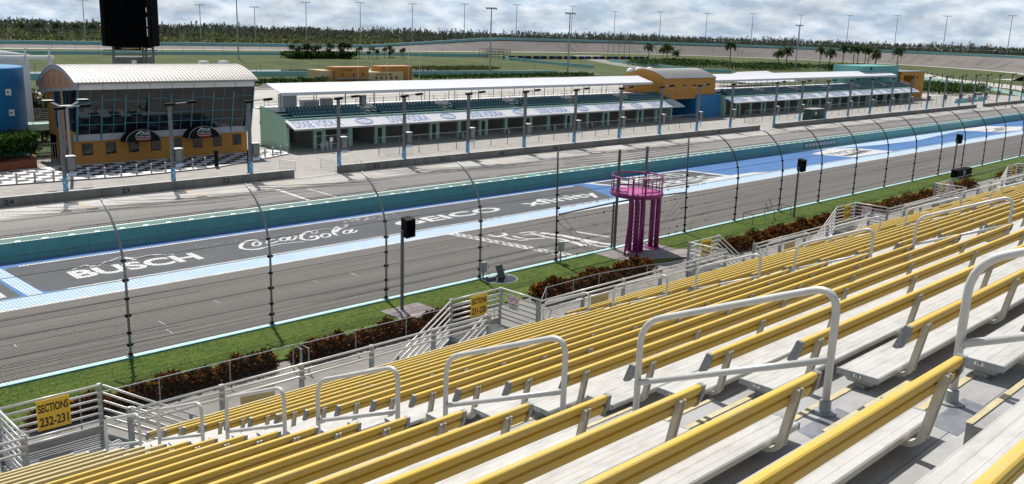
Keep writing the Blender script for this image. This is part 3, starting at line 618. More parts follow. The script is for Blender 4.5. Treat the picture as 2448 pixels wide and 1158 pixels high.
# ================================================================== VERGE: hedges, chain link, catch fence
croton = [(.10, .020, .009), (.15, .035, .010), (.24, .08, .014), (.06, .014, .009), (.035, .012, .010), (.028, .036, .010), (.05, .07, .014), (.32, .13, .02), (.02, .010, .008)]
def hedge(x0, x1, y0, y1, h, label, n):
    t = thing('croton_hedge', label, 'hedge', ((x0+x1)/2, (y0+y1)/2, -.16), 'croton hedges')
    u = x0+(x1-x0)*rng.random(n); ph = rng.random(3)*6
    top = h*(.72+.16*np.sin(u*1.7+ph[0])+.13*np.sin(u*4.3+ph[1])+.10*np.sin(u*9.1+ph[2]))
    q = rng.random(n)**.65; yy = (y0+y1)/2+(y1-y0)/2*(2*rng.random(n)-1)*np.sqrt(np.clip(1.05-q**3, 0, 1)); zz = -.16+top*q
    leaves('foliage', np.stack([u, yy, zz], 1), .23, croton, leaf, t, .42, tilt=.8)
    b = MB()
    for k in range(int((x1-x0)*2.2)):
        xx = random.uniform(x0, x1); yy_ = random.uniform(y0+.2, y1-.2); b.tube([(xx, yy_, -.2), (xx+random.uniform(-.1, .1), yy_+random.uniform(-.1, .1), h*.5)], .02, 4)
    b.build('stems', stem_m, t)
hedge(9.5, 19.6, 34.2, 35.1, .85, 'dark red croton hedge nearest the SECTIONS 232-231 board', 15000)
hedge(20.6, 32.0, 34.0, 35.0, .85, 'dark red croton hedge running up to the 231-230 landing', 16000)
hedge(36.2, 46.6, 33.4, 34.9, 1.1, 'dark red croton hedge behind the 231-230 no smoking board', 13000)
hedge(55.5, 78.5, 33.3, 34.8, 1.05, 'long dark red croton hedge between the 230-229 and 229-228 landings', 15000)
hedge(80, 104, 33.2, 34.8, 1.0, 'dark red croton hedge before the 228-227 landing', 8000)
hedge(112, 128, 33.2, 34.6, 1.0, 'farthest dark red croton hedge at the right edge', 2500)
def chain(pts, h, label, step=3.1):
    t = thing('chain_link_fence', label, 'fence', (pts[0][0], pts[0][1], -.15), 'low chain link fences')
    top = [(x, y, -.15+h) for x, y in pts]; MB().tube(top, .022, 6).build('top_rail', galv, t)
    for (xa, ya), (xb, yb) in zip(pts[:-1], pts[1:]):
        l = math.hypot(xb-xa, yb-ya); n = max(1, round(l/step))
        for k in range(n): MB().tube([(xa+(xb-xa)*k/n, ya+(yb-ya)*k/n, -.3), (xa+(xb-xa)*k/n, ya+(yb-ya)*k/n, -.13+h)], .03, 7).build('post', galv, t)
    MB().tube([(*pts[-1], -.3), (*pts[-1], -.13+h)], .03, 7).build('post', galv, t)
    net('wire_mesh', [[(x, y, -.13) for x, y in pts], top], net_g, t)
chain([(8, 33.9), (20.2, 33.9), (20.2, 33.2)], 1.1, 'low chain link fence in front of the leftmost hedge')
chain([(20.5, 33.1), (20.5, 33.8), (32.4, 33.7)], 1.1, 'low chain link fence beside the hedge by the 231-230 landing')
chain([(33.8, 31.6), (35.9, 33.2), (40.6, 33.3), (44.5, 32.7), (48.2, 31.6)], 1.1, 'curving chain link fence below the magenta tower')
chain([(92, 32.6), (97, 34.9), (128, 34.9)], 1.1, 'far chain link fence by the rightmost landings')
# grass tufts along the verge
n = 26000; gx = 8+(rng.random(n)**1.6)*110; gy = 35.0+4.2*rng.random(n)
tag(leaves('grass_tufts', np.stack([gx, gy, np.full(n, -.08)], 1), .075, [(.035, .08, .010), (.055, .105, .014), (.09, .13, .025), (.025, .055, .008)], leaf, None, .22, tilt=2.5), 'short mown grass on the verge before the track wall', 'grass', kind='stuff')
# ---- catch fence
cf = thing('catch_fence', 'tall curved-post catch fence with cables along the near track wall', 'fence', (0, 39.45, 0))
arc = [(0, 0), (0, 3.6), (.10, 4.4), (.34, 5.1), (.72, 5.72), (1.22, 6.26), (1.75, 6.65), (2.25, 6.9)]
CZ = [.12, .56, 1.12, 1.94, 2.72, 3.58, 4.45, 5.25, 5.95, 6.5]
def arc_at(z):
    for (y0, z0), (y1, z1) in zip(arc[:-1], arc[1:]):
        if z0 <= z <= z1: return y0+(y1-y0)*(z-z0)/(z1-z0)
    return arc[-1][0]
pm = MB(); pm.tube([(0, y, z) for y, z in arc], .062, 8, .05); post_me = pm.mesh('post', post_m, 'all')
pm = MB(); pm.tube([(0, y, z) for y, z in arc], .062, 8, .05); post_lt = pm.mesh('post', post_l, 'all')
ps_me = MB().tube([(0, 0, 0), (0, .25, 7.3)], .06, 8).mesh('post', post_m, 'all')
clamp = MB().box(-.125, .125, -.05, .09, -.06, .06).mesh('cable_clamp', black); clamp_s = MB().box(-.085, .085, -.06, .09, -.05, .05).mesh('cable_clamp', black)
FX = [15.2, 22.35, 29.5, 36.6, 43.5, 58.2]+[65.35+7.22*i for i in range(16)]
for x in [-6.4, .8, 8.0]+FX:
    st_ = 42 < x < 60
    p = inst('post', ps_me if st_ else (post_lt if x < 42 else post_me), cf, (x, 0, 0)); 
    for i_, z in enumerate(CZ[:7]): inst('cable_clamp', clamp if i_ % 2 else clamp_s, p, (0, arc_at(z), z))
    MB().box(x-.14, x+.14, 39.36, 39.6, .006, .03).build('base_plate', galv_dk, cf)
runs = [(-14, 49.6), (52.6, 180)]
for x0, x1 in runs:
    for z in CZ: 
        y = 39.45+arc_at(z); MB().tube([(x0, y+.07, z), (x1, y+.07, z)], .012, 5).build('cable', wire, cf)
    MB().tube([(x0, 39.45+2.25, 6.9), (x1, 39.45+2.25, 6.9)], .012, 5).build('cable', wire, cf)
    bays = [x0]+[x for x in [-6.4, .8, 8.0]+FX if x0 < x < x1]+[x1]
    for xa, xb in zip(bays[:-1], bays[1:]): net('mesh_panel', [[(xa, 39.45+y+.02, z) for xa in (xa, xb)] for y, z in arc], net_c, cf)
# twisted cable ends bristling with clips near the gate
b = MB()
for z in CZ[:6]:
    for xa, xb in ((44.5, 49.2), (53.2, 57.8), (58.6, 61.5), (36.9, 39.0)):
        for k in range(int((xb-xa)*1.6)): xx = xa+random.random()*(xb-xa); b.bar((xx, 39.5, z-.07), (xx+.06, 39.56, z+.07), .03, .03)
b.build('cable_clips', black, cf)
b = MB()
for z in (1.9, 2.7, 3.4): b.tube([(43.5, 39.5, z), (46.6+.2*z, 39.5, .1)], .012, 5); b.tube([(58.2, 39.5, z), (54.6-.2*z, 39.5, .1)], .012, 5)
b.build('stay_cable', wire, cf)
# gate bay: tall square posts and a lower gate frame
gt = thing('fence_gate', 'gap in the catch fence with tall posts behind the magenta tower', 'gate', (51, 39.4, 0))
for x in (49.55, 52.7): MB().bar((x, 39.4, 0), (x, 39.4, 7.05), .14, .14).build('tall_post', galv_dk, gt)
for x in (49.35, 52.2): MB().bar((x, 39.5, 0), (x, 39.5, 3.3), .10, .10).build('gate_post', galv_dk, gt)
MB().tube([(43.6, 39.45, 3.15), (49.35, 39.5, 3.3), (52.2, 39.5, 3.3), (58.1, 39.45, 3.15)], .06, 8).build('top_bar', galv_dk, gt)
for k in range(5): MB().tube([(49.6, 39.42, 6.2+.18*k), (44.0-.1*k, 39.45, 6.6+.12*k-.2)], .012, 5).build('cable', wire, gt); MB().tube([(52.7, 39.42, 6.2+.18*k), (58.1, 39.5, 6.3+.16*k)], .012, 5).build('cable', wire, gt); MB().tube([(49.6, 39.42, 6.3+.15*k), (52.7, 39.42, 6.3+.15*k)], .012, 5).build('cable', wire, gt)
# ---- magenta flag stand
tp = thing('flag_stand', 'magenta round-platform flag stand with caged ladder at the start line', 'tower', (51, 38.4, -.15))
ox, oy = 50.9, 38.75; PZ = 4.05
def ringp(rx, ry, z, a0=0., a1=2*math.pi, n=36, ox=ox, oy=oy): return [(ox+rx*math.cos(t), oy+ry*math.sin(t), z) for t in np.linspace(a0, a1, n)]
b = MB(); pr = [(1.72, -.30), (1.85, -.24), (1.90, -.12), (1.86, 0), (1.76, .04)]
b.lathe((ox, oy, PZ), [(.0, -.28)]+pr+[(0, .035)], 40); b.build('platform', magenta, tp, 35)
MB().lathe((ox, oy, PZ), [(1.70, .036), (1.70, .045), (0, .046)], 36).build('deck', magenta_l, tp)
a0, a1 = -2.55+.28, 2*math.pi-2.55-.28
for h, r_ in ((1.12, .055), (.20, .045)): MB().tube(ringp(1.79, 1.79, PZ+h, a0, a1), r_, 10).build('rail', magenta, tp, 'all')
for t_ in np.linspace(a0, a1, 15):
    q = (ox+1.79*math.cos(t_), oy+1.79*math.sin(t_)); MB().tube([(*q, PZ), (*q, PZ+1.12)], .03, 8).build('baluster', magenta, tp, 'all')
for (cx_, cy_, dx, dy_) in ((50.12, 38.0, .0, .0), (50.5, 37.8, 0, 0), (49.95, 38.4, 0, 0), (52.1, 38.15, 0, 0), (52.38, 37.85, 0, 0)):
    ex = ox+(cx_-ox)*1.06; ey = oy+(cy_-oy)*.9
    MB().tube([(cx_, cy_, -.15), (cx_, cy_, 2.9), (cx_*.85+ex*.15, cy_*.85+ey*.15, 3.3), (cx_*.4+ex*.6, cy_*.4+ey*.6, 3.65), (ex, ey, 3.8)], .18, 12).build('column', magenta, tp, 'all')
for (cx_, cy_) in ((50.25, 38.05), (52.0, 37.92)): MB().lathe((cx_, cy_, -.06), [(.6, 0), (.6, .06), (.55, .07)], 16).build('base_plate', magenta, tp)
lt, lb = Vector((49.55, 37.45, PZ+.05)), Vector((48.75, 37.3, -.12)); sd = Vector((.32, -.34, 0))
sd = Vector((.26, -.34, 0))
for s_ in (-1, 1):
    MB().tube(bend([lb+sd*s_, lt+sd*s_+Vector((.08, .1, 0)), lt+sd*s_+Vector((.2, .2, 1.1)), lt+sd*s_+Vector((.75, .75, 1.12))], .2), .07, 8).build('ladder_stile', magenta, tp, 'all')
for k in range(15):
    p = lb.lerp(lt, (k+.6)/15); MB().tube([p+sd, p-sd], .032, 6).build('ladder_rung', magenta, tp, 'all')
pad = struct(MB().prism([(47.3, 39.3, -.068), (47.2, 37.2, -.068), (48.6, 36.2, -.068), (51.8, 34.7, -.068), (54.5, 33.9, -.068), (54.9, 35.0, -.068), (53.2, 36.6, -.068), (53.3, 39.3, -.068)], (0, 0, .02)).build('tower_pad', pad_c))
# ---- loudspeakers on posts, boxes and small items on the verge
def speaker(x, y, h, lab, shade):
    t = thing('loudspeaker_post', lab, 'loudspeaker', (x, y, -.15), 'trackside loudspeakers')
    MB().bar((x, y, -.15), (x, y, h-.15), .13, .13).build('post', shade, t); MB().box(x-.2, x+.2, y-.2, y+.2, -.15, -.08).build('base_plate', galv, t)
    c = MB(); c.prism([(x+.02, y-.34, h-.55), (x+.62, y-.34, h-.5), (x+.56, y+.22, h-.42), (x+.08, y+.22, h-.46)], (0, 0, .98)); c.build('cabinet', black, t)
    MB().bar((x-.05, y, h-.25), (x+.4, y-.02, h-.62), .07, .05).build('bracket', galv_dk, t); MB().box(x+.06, x+.56, y-.352, y-.345, h-.45, h+.38).build('grille', screen_m, t)
speaker(29.1, 37.5, 4.5, 'black loudspeaker on a grey post beside the nearest grass slab', galv_dk)
speaker(71.5, 37.4, 4.4, 'black loudspeaker on a grey post by the tubular cart frame', galv_dk)
speaker(110.3, 38.4, 4.2, 'black loudspeaker on a leaning post above the long black chest', galv_dk)
struct(MB().box(28.0, 30.6, 35.9, 38.0, -.15, -.045).build('grass_slab', pad_c))
t = thing('black_chest', 'long black equipment chest with a pale label on the verge', 'chest', (112, 37.2, -.15))
MB().box(108.6, 112.9, 37.2, 38.0, -.15, .72).build('body', black, t); MB().box(108.55, 112.95, 37.15, 38.05, .72, .80).build('lid', black, t); MB().box(110.2, 110.8, 37.185, 37.198, .2, .65).build('label_plate', grey_p, t)
t = thing('cart_frame', 'low grey tubular cart frame with raised end on the verge', 'frame', (66, 38.2, -.15))
b = MB()
for (xa, xb, z) in ((65.6, 69.0, .75), (69.0, 71.8, .75)):
    b.tube([(xa, 37.9, z), (xb, 37.9, z)], .03, 6); b.tube([(xa, 38.8, z), (xb, 38.8, z)], .03, 6)
for x in (65.6, 69.0, 71.8): b.tube([(x, 37.9, z), (x, 38.8, z)], .03, 6)
b.build('top_frame', galv_dk, t)
for x in (65.6, 69.0, 71.8):
    for y in (37.9, 38.8): MB().tube([(x, y, -.15), (x, y, .75)], .03, 6).build('leg', galv_dk, t)
MB().tube([(68.0, 37.9, .75), (67.4, 37.9, 1.5), (69.4, 38.8, 1.6), (70.2, 38.8, .75)], .03, 6).build('raised_hoop', galv_dk, t)
net('wire_shelf', [[(65.6, 37.9, .76), (71.8, 37.9, .76)], [(65.6, 38.8, .76), (71.8, 38.8, .76)]], net_g, t)
t = thing('drain_sump', 'dark oval drainage sump with white rim below the fence post', 'drain', (37.4, 38.9, -.15))
MB().lathe((37.6, 38.75, -.075), [(1.1, 0), (1.1, .015), (0, .016)], 28).build('water', dirt_b, t)
MB().tube([(37.6+1.12*math.cos(a), 38.75+1.12*math.sin(a), -.05) for a in np.linspace(0, 2*math.pi, 32)], .03, 6, caps=False).build('rim', pipe, t, 'all')
MB().box(36.9, 37.5, 38.9, 39.2, -.14, .1).build('pump_cover', galv, t); MB().prism([(37.7, 38.8, -.1), (38.2, 38.8, -.1), (38.0, 38.95, .75), (37.5, 38.95, .75)], (0, .12, 0)).build('sump_lid', galv_dk, t)
for x, y, h, lab in ((36.65, 39.2, .8, 'small grey junction box on the fence post above the sump'), (43.6, 39.15, 1.1, 'grey junction box at the foot of the straight fence post left of the tower')):
    t = thing('junction_box', lab, 'utility box', (x, y, -.15)); MB().box(x-.2, x+.2, y-.12, y+.08, h-.35, h+.25).build('case', galv, t); MB().tube([(x, y, -.15), (x, y, h-.3)], .05, 8).build('conduit', galv, t); MB().box(x-.16, x+.16, y-.127, y-.121, h-.3, h+.2).build('door', grey_p, t)
# ================================================================== INFIELD
# ---- pit light poles
PX = [27.58, 37.38, 45.5, 56.15, 65.15, 75.07, 85.0, 94.9, 104.78, 114.64, 124.65, 134.52, 148.95, 158.24, 168.2, 177.94, 187.79, 197.84, 207.85, 217.73, 227.68, 237.77, 247.13, 255.28, 264.69, 274.67, 284.73]
PX = [x*1.031 for x in PX]; PY = 86.25; PT = 8.35
chk = MB()
def pit_pole():
    t = thing('pit_light_pole', '', 'light pole', (0, 0, G), 'pit lane light poles')
    MB().prism([(-.15, -.15, G), (.15, -.15, G), (.15, .15, G), (-.15, .15, G)], (0, 0, PT)).build('pole', pole_m, t)
    wz = 2.1; w_ = MB().box(-.17, .17, -.17, .17, G, G+wz).build('wrap', blue_wrap, t)
    b = MB()
    for k in range(7):
        for i in range(2):
            if (i+k) % 2: b.box(-.17+.17*i, .17*i, -.178, -.172, G+.3*k, G+.3*k+.26)
    b.build('wrap_checks', plblue, w_)
    MB().bar((-.4, 0, G+PT-.05), (2.1, -.05, G+PT+.12), .09, .09).build('arm', galv, t)
    for dx, dz_ in ((-.45, -.05), (1.75, .12)):
        MB().prism([(dx, -.2, G+PT+dz_-.16), (dx+.95, -.2, G+PT+dz_-.10), (dx+.95, .2, G+PT+dz_-.10), (dx, .2, G+PT+dz_-.16)], (0, 0, .24)).build('lamp_head', black, t)
    c = MB().box(.16, .92, -.35, .3, G+2.7, G+3.95).build('control_box', galv_dk, t); MB().box(.24, .84, -.365, -.352, G+2.8, G+3.85).build('box_door', garage_in, c); MB().box(.12, .98, -.4, .34, G+3.95, G+4.02).build('box_roof', white_p, c)
    MB().box(.16, .95, -.3, -.27, G+2.2, G+2.5).build('name_plate', plblue, t)
    return t
pp = pit_pole()
for i, x in enumerate(PX):
    lab = 'grey twin-lamp pole with blue foot, %s from the left along the pit wall' % ORD[i+1]
    if i == 0: pp.location = (x, PY, G); pp['label'] = lab; pp0 = pp
    else: copy_tree(pp, (x, PY, G), lab)
# ---- pit fence (chain link on posts)
def pit_fence(x0, x1, y, h, lab):
    t = thing('pit_fence', lab, 'fence', (x0, y, G), 'pit fences'); n = round((x1-x0)/3.32)
    me = MB().tube([(0, 0, 0), (0, 0, h)], .045, 6).mesh('post', galv_dk)
    for k in range(n+1): inst('post', me, t, ((x1-x0)*k/n, 0, 0))
    MB().tube([(x0, y, G+h), (x1, y, G+h)], .035, 6).build('top_rail', galv, t)
    net('wire_mesh', [[(x0, y, G+.05), (x1, y, G+.05)], [(x0, y, G+h), (x1, y, G+h)]], net_p, t)
pit_fence(69.5, 142, 94.5, 2.35, 'chain link fence before the first garage row')
pit_fence(157, 262, 94.5, 2.35, 'chain link fence before the second garage row')
# ---- garage rows with seats, awning and canopy
def garage(X0, X1, tx0, lab, lab2):
    t = thing('garage_row', 'open sea-green garage row %s' % lab, 'garage', (X0, 104.6, G)); L_ = X1-X0
    MB().box(X0, X1, 104.7, 112.0, G+.0, G+.02).build('floor', concrete, t)
    MB().prism([(X0, 104.6, G), (X0, 111.4, G), (X0, 111.4, 3.75), (X0, 109.6, 3.55), (X0, 107.0, 3.0), (X0, 104.6, 2.45)], (.35, 0, 0)).build('end_wall', tealwall, t)
    MB().prism([(X1-.35, 104.6, G), (X1-.35, 111.4, G), (X1-.35, 111.4, 3.75), (X1-.35, 107.0, 3.0), (X1-.35, 104.6, 2.45)], (.35, 0, 0)).build('end_wall', tealwall, t)
    MB().box(X0+.36, X1-.36, 104.62, 112.0, 1.75, 2.38).build('roof_slab', tealwall, t)
    MB().box(X0+.2, X1-.2, 104.35, 104.61, 2.1, 2.62).build('parapet', tealwall, t)
    MB().box(X0+.36, X1-.36, 107.6, 114.4, 3.25, 3.38).build('deck', white_p, t); MB().box(X0+.36, X1-.36, 111.9, 112.05, 2.38, 3.25).build('deck_wall', tealwall, t)
    n = round(L_/5.05); pit = L_/n
    for k in range(1, n):
        x = X0+pit*k
        if k % 2: MB().box(x-.85, x-.45, 104.62, 105.0, G, 1.75).build('column', tealwall, t); MB().box(x+.35, x+.95, 104.62, 105.0, G, 1.75).build('column', tealwall, t); d = MB().box(x-.45, x+.35, 104.75, 104.8, G, .75).build('door', door_dk, t); MB().box(x-.45, x+.35, 104.64, 105.0, .75, 1.75).build('door_head', tealwall, t)
        else: MB().box(x-.28, x+.28, 104.62, 105.0, G, 1.75).build('column', tealwall, t)
        MB().box(x-.12, x+.12, 105.0, 111.3, G, 1.75).build('partition', garage_in, t)
    for k in range(n):
        x = X0+pit*k; o = 2.4 if k % 3 else 3.4
        if x+o > X1-1: continue
        MB().box(x+o, x+pit, 111.3, 111.5, G, 1.75).build('back_wall', garage_in, t); MB().box(x, x+o, 111.3, 111.5, 1.3, 1.75).build('lintel', garage_in, t)
    # awning with print
    a = thing('garage_awning', 'white sloping awning printed DIXIE VODKA %s' % lab, 'awning', (X0, 104.3, 2.3))
    npan = round(L_/5.05)
    for k in range(npan):
        xa, xb = X0-.4+(L_+.9)*k/npan, X0-.4+(L_+.9)*(k+1)/npan
        MB().prism([(xa+.008, 102.1, 1.48), (xb-.008, 102.1, 1.48), (xb-.008, 104.4, 2.40), (xa+.008, 104.4, 2.40)], (0, 0, .035)).build('awning_panel', awn, a)
    MB().box(X0-.4, X1+.5, 102.06, 102.12, 1.30, 1.50).build('gutter', galv, a)
    for k in range(npan+1):
        x = X0-.2+(L_+.4)*k/npan; MB().prism([(x, 104.4, 1.55), (x, 102.2, 1.42), (x, 104.4, 2.36)], (.08, 0, 0)).build('truss', galv_dk, a)
    sl_ = Vector((0, 2.3, .92)).normalized(); nrm = Vector((0, -.92, 2.3)).normalized()*.05
    x = tx0; k = 0
    while x < X1-2.5:
        o = Vector((x+.1, 102.45, 1.62))+nrm; wd = min(7.1, X1-x-.6)
        words('awning_print', 'DIXIE VODKA', o, (wd, 0, 0), sl_*1.75, awn_ink, a, .012)
        cx_ = x+11.1
        if cx_ < X1-1.5:
            b = MB()
            for rr, ww in ((1.15, .22), (.86, .07)):
                pts = []
                for q in np.linspace(0, 2*math.pi, 25):
                    pts.append((rr*1.12*math.cos(q), rr*.74*math.sin(q)))
                c = MB(); c.ribbon(pts, ww, 0); c0 = Vector((cx_, 103.25, 1.94))+nrm
                b.add([c0+Vector((p[0], 0, 0))+sl_*p[1]+nrm*.1 for p in c.v], c.f)
            for q in (-.4, 0, .4):
                c = MB(); c.ribbon([(q-.05, -.35), (q+.05, .35)], .11, 0); b.add([c0+Vector((p[0], 0, 0))+sl_*p[1]+nrm*.1 for p in c.v], c.f)
            b.build('awning_emblem', awn_ink, a)
        x += 15.1; k += 1
    # seats
    seat = MB()
    seat.prism([(0, 0, .38), (.44, 0, .38), (.44, .4, .42), (0, .4, .42)], (0, 0, .06)); seat.prism([(0, .38, .42), (.44, .38, .42), (.42, .5, .84), (.22, .52, .90), (.02, .5, .84)], (0, .05, 0)); seat.box(.18, .26, .1, .3, 0, .38)
    nb = round(L_/15.1)
    for bay in range(nb):
        xa, xb = X0+1.2+L_*bay/nb, X0-1.1+L_*(bay+1)/nb
        for r_ in range(3):
            yy, zz = 104.75+.85*r_, 2.45+.3*r_; b = MB(); xq = xa
            while xq < xb-.5: b.add([(v[0]+xq, v[1]+yy, v[2]+zz) for v in seat.v], seat.f); xq += .55
            o = b.build('stadium_seat_row', navy); tag(o, 'dark teal seat row, %s tier, %s bay, above the %s' % (ORD[r_+1], ORD[bay+1], lab2), 'seat row', 'seat rows above the garages')
        s_ = thing('seat_stair', 'pale railed stair, %s between the seat bays above the %s' % (ORD[bay+1], lab2), 'stair', (xb+.2, 105, 2.5), 'stairs between seat bays')
        for q in range(6): MB().box(xb+.1, xb+1.3, 104.7+.5*q, 105.25+.5*q, 2.4+.15*q, 2.55+.15*q).build('step', garage_in, s_)
        for xx in (xb+.15, xb+1.25):
            for h in (.9, .5): MB().tube([(xx, 104.7, 2.6+h), (xx, 107.4, 3.4+h)], .035, 6).build('rail', pipe, s_)
    for r_ in range(3): MB().box(X0+.36, X1-.36, 104.62+.85*r_, 107.6, 2.38+.3*r_-.02, 2.45+.3*r_-.01).build('seat_tier', tealwall, t)
    # deck railing
    dr = thing('deck_railing', 'thin grey pipe railing on the deck above the %s' % lab2, 'railing', (X0, 110, 3.38))
    n2 = round(L_/2.5)
    pm_ = MB().tube([(0, 0, 0), (0, 0, 1.0)], .03, 5).mesh('post', galv)
    for k in range(n2+1):
        for yy in (1.0, 4.2): inst('post', pm_, dr, (.5+(L_-1)*k/n2, yy, 0))
    for yy in (111.0, 114.2):
        for h in (.5, 1.0): MB().tube([(X0+.5, yy, 3.38+h), (X1-.5, yy, 3.38+h)], .025, 5).build('rail', galv, dr)
    return t
def canopy(X0, X1, lab):
    t = thing('canopy', lab, 'canopy', (X0, 107.2, 3.38)); n = round((X1-X0)/5.1); E_, Rg, F_ = (107.0, 5.78), (110.7, 6.78), (114.4, 5.78)
    for k in range(n):
        xa, xb = X0+(X1-X0)*k/n, X0+(X1-X0)*(k+1)/n; m_ = random.uniform(-.03, .03)
        for a, c in ((E_, Rg), (Rg, F_)):
            b = MB(); ns = 4; rows = []
            for i in range(ns+1):
                f_ = i/ns; yy = a[0]+(c[0]-a[0])*f_; zz = a[1]+(c[1]-a[1])*f_-.04*math.sin(math.pi*f_)
                rows.append([(xa+.004, yy, zz+.035), ((xa+xb)/2, yy, zz+.02+m_*.5), (xb-.004, yy, zz+.035)])
            for i in range(ns):
                for j in range(2): b.poly([rows[i][j], rows[i][j+1], rows[i+1][j+1], rows[i+1][j]])
            b.build('roof_panel', canvas, t)
        MB().box(xa+.004, xb-.004, 106.97, 106.985, 5.4, 5.80).build('valance', canvas, t)
    for k in range(n+1):
        x = X0+(X1-X0)*k/n; MB().tube([(x, E_[0], E_[1]-.06), (x, Rg[0], Rg[1]-.05), (x, F_[0], F_[1]-.06)], .045, 6).build('rafter', white_p, t)
        if k % 1 == 0:
            MB().tube([(x, 107.05, 3.38), (x, 107.05, 5.75)], .055, 7).build('post', galv_dk, t); MB().tube([(x, 114.3, 3.38), (x, 114.3, 5.75)], .055, 7).build('post', galv_dk, t)
    for y in (E_[0]+.05, F_[0]-.05): MB().tube([(X0, y, 5.7), (X1, y, 5.7)], .05, 6).build('eave_beam', galv, t)
garage(62.2, 147.0, 62.4, 'left of the blue block', 'first garage row'); canopy(62.9, 143.5, 'long white fabric canopy above the first garage row')
garage(165.6, 259.0, 164.2, 'right of the blue block', 'second garage row'); canopy(163.0, 254.5, 'long white fabric canopy above the second garage row')
# bits under the first canopy and in front of the garages
def cab(x, y, w_, d, h, z, name, lab, m_, cat):
    t = thing(name, lab, cat, (x, y, z)); MB().box(x, x+w_, y, y+d, z+.08, z+h).build('body', m_, t); MB().box(x-.04, x+w_+.04, y-.04, y+d+.04, z+h, z+h+.06).build('top', white_p, t)
    for fx in (.05, w_-.15):
        for fy in (.05, d-.15): MB().box(x+fx, x+fx+.1, y+fy, y+fy+.1, z, z+.08).build('foot', galv_dk, t)
    MB().box(x+.08, x+w_-.08, y-.015, y-.003, z+.2, z+h-.12).build('front_panel', grey_p, t)
cab(64.6, 109.5, 2.2, 1.2, 1.9, 3.38, 'white_cabinet', 'tall white cabinet under the left end of the canopy', white_p, 'cabinet')
cab(68.2, 110.2, 2.6, .9, .95, 3.38, 'serving_counter', 'low white serving counter beside the tall cabinet', white_p, 'counter')
cab(71.6, 110.4, 1.6, .9, 1.1, 3.38, 'serving_counter', 'grey-fronted serving counter right of the low white one', grey_p, 'counter')
cab(77.2, 109.2, .9, .5, 1.5, 3.38, 'notice_stand', 'narrow dark notice stand under the canopy', green_box, 'stand')
for i, x in enumerate((70.2, 80.7, 91.4, 101.2, 112.0, 121.5)):
    t = thing('waste_drum', 'checkered waste drum, %s from the left before the garages' % ORD[i+1], 'drum', (x, 103.3, G), 'waste drums')
    MB().lathe((x, 103.3, G), [(.3, 0), (.32, .3), (.3, .32), (.32, .6), (.32, .92), (.28, .93)], 14).build('drum', check_b, t)
    b = MB()
    for k in range(4):
        for j in range(5):
            if (k+j) % 2:
                a = -math.pi/2-.8+.32*j; b.poly([(x+.33*math.cos(a), 103.3+.33*math.sin(a), G+.1+.2*k), (x+.33*math.cos(a+.32), 103.3+.33*math.sin(a+.32), G+.1+.2*k), (x+.33*math.cos(a+.32), 103.3+.33*math.sin(a+.32), G+.3+.2*k), (x+.33*math.cos(a), 103.3+.33*math.sin(a), G+.3+.2*k)])
    b.build('checks', check_w, t)
for i, x in enumerate((66.0, 66.7, 67.3)):
    t = thing('gas_cylinder', 'grey bottle, %s of three inside the first garage gate' % ORD[i+1], 'cylinder', (x, 102.2, G), 'bottles in the first garage')
    MB().lathe((x, 102.2, G), [(.2, 0), (.22, .1), (.22, 1.0), (.12, 1.2), (.05, 1.25)], 12).build('bottle', grey_p, t, 40); MB().lathe((x, 102.2, G+1.25), [(.06, 0), (.06, .12)], 8).build('valve', galv, t)
t = thing('crew_gate', 'chain link gate with a small white notice at the first garage', 'gate', (63.8, 100.6, G))
for x in (63.8, 66.3, 69.2): MB().tube([(x, 100.6, G), (x, 100.6, G+2.2)], .04, 6).build('post', galv, t)
for h in (.1, 1.1, 2.2): MB().tube([(63.8, 100.6, G+h), (69.2, 100.6, G+h)], .03, 6).build('bar', galv, t)
net('wire_mesh', [[(63.8, 100.6, G+.1), (69.2, 100.6, G+.1)], [(63.8, 100.6, G+2.2), (69.2, 100.6, G+2.2)]], net_p, t); MB().box(66.1, 66.6, 100.54, 100.56, G+1.4, G+1.9).build('notice', sign_w, t)
# ---- orange building with barrel roof between the garage rows
t = thing('orange_media_building', 'orange barrel-roofed block bridging the blue wall between garage rows', 'building', (145, 105.4, G))
def arch(y0, z0, y1, z1, h, n=14): return [(y0+(y1-y0)*k/n, z0+(z1-z0)*k/n+h*math.sin(math.pi*k/n)) for k in range(n+1)]
ar = arch(105.3, 6.45, 115.4, 6.6, 1.45)
pf = [(105.4, 2.45), (115.4, 2.45)]+[(y, z) for y, z in ar[::-1]]
MB().prism([(144.8, y, z) for y, z in pf], (17.6, 0, 0)).build('wall', orange, t)
b = MB()
for (ya, za), (yb, zb) in zip(ar[:-1], ar[1:]): b.prism([(144.95, ya-.12, za+.03), (162.5, ya-.12, za+.03), (162.5, yb-.12, zb+.03), (144.95, yb-.12, zb+.03)], (0, 0, .09))
rf = b.build('roof', roofg, t, 30)
for k in range(34):
    x = 145.1+17.3*k/33; MB().tube([(x, y-.12, z+.13) for y, z in ar], .022, 4).build('roof_seam', seam_m, rf)
for x0, x1, n_ in ((147.1, 148.6, 2), (151.0, 152.6, 2), (154.2, 155.6, 2), (157.6, 159.3, 2)):
    for k in range(n_):
        xa = x0+(x1-x0)*k/n_; w_ = MB().box(xa, xa+.55, 105.34, 105.398, 4.65, 5.35).build('window', white_p, t); MB().box(xa+.07, xa+.48, 105.32, 105.338, 4.72, 5.28).build('pane', glass, w_)
MB().box(144.7, 162.5, 105.33, 105.39, 3.25, 3.32).build('band', orange, t)
for k in range(1, 7): MB().box(144.8+2.5*k, 144.83+2.5*k, 105.375, 105.399, 2.5, 6.3).build('wall_joint', seam_m, t)
for x, y in ((145.5, 114.2), (151, 116.5), (155.5, 117)): MB().lathe((x, y, 7.4), [(.75, 0), (.7, .35), (.4, .62), (0, .7)], 14).build('roof_dome', white_p, t, 40)
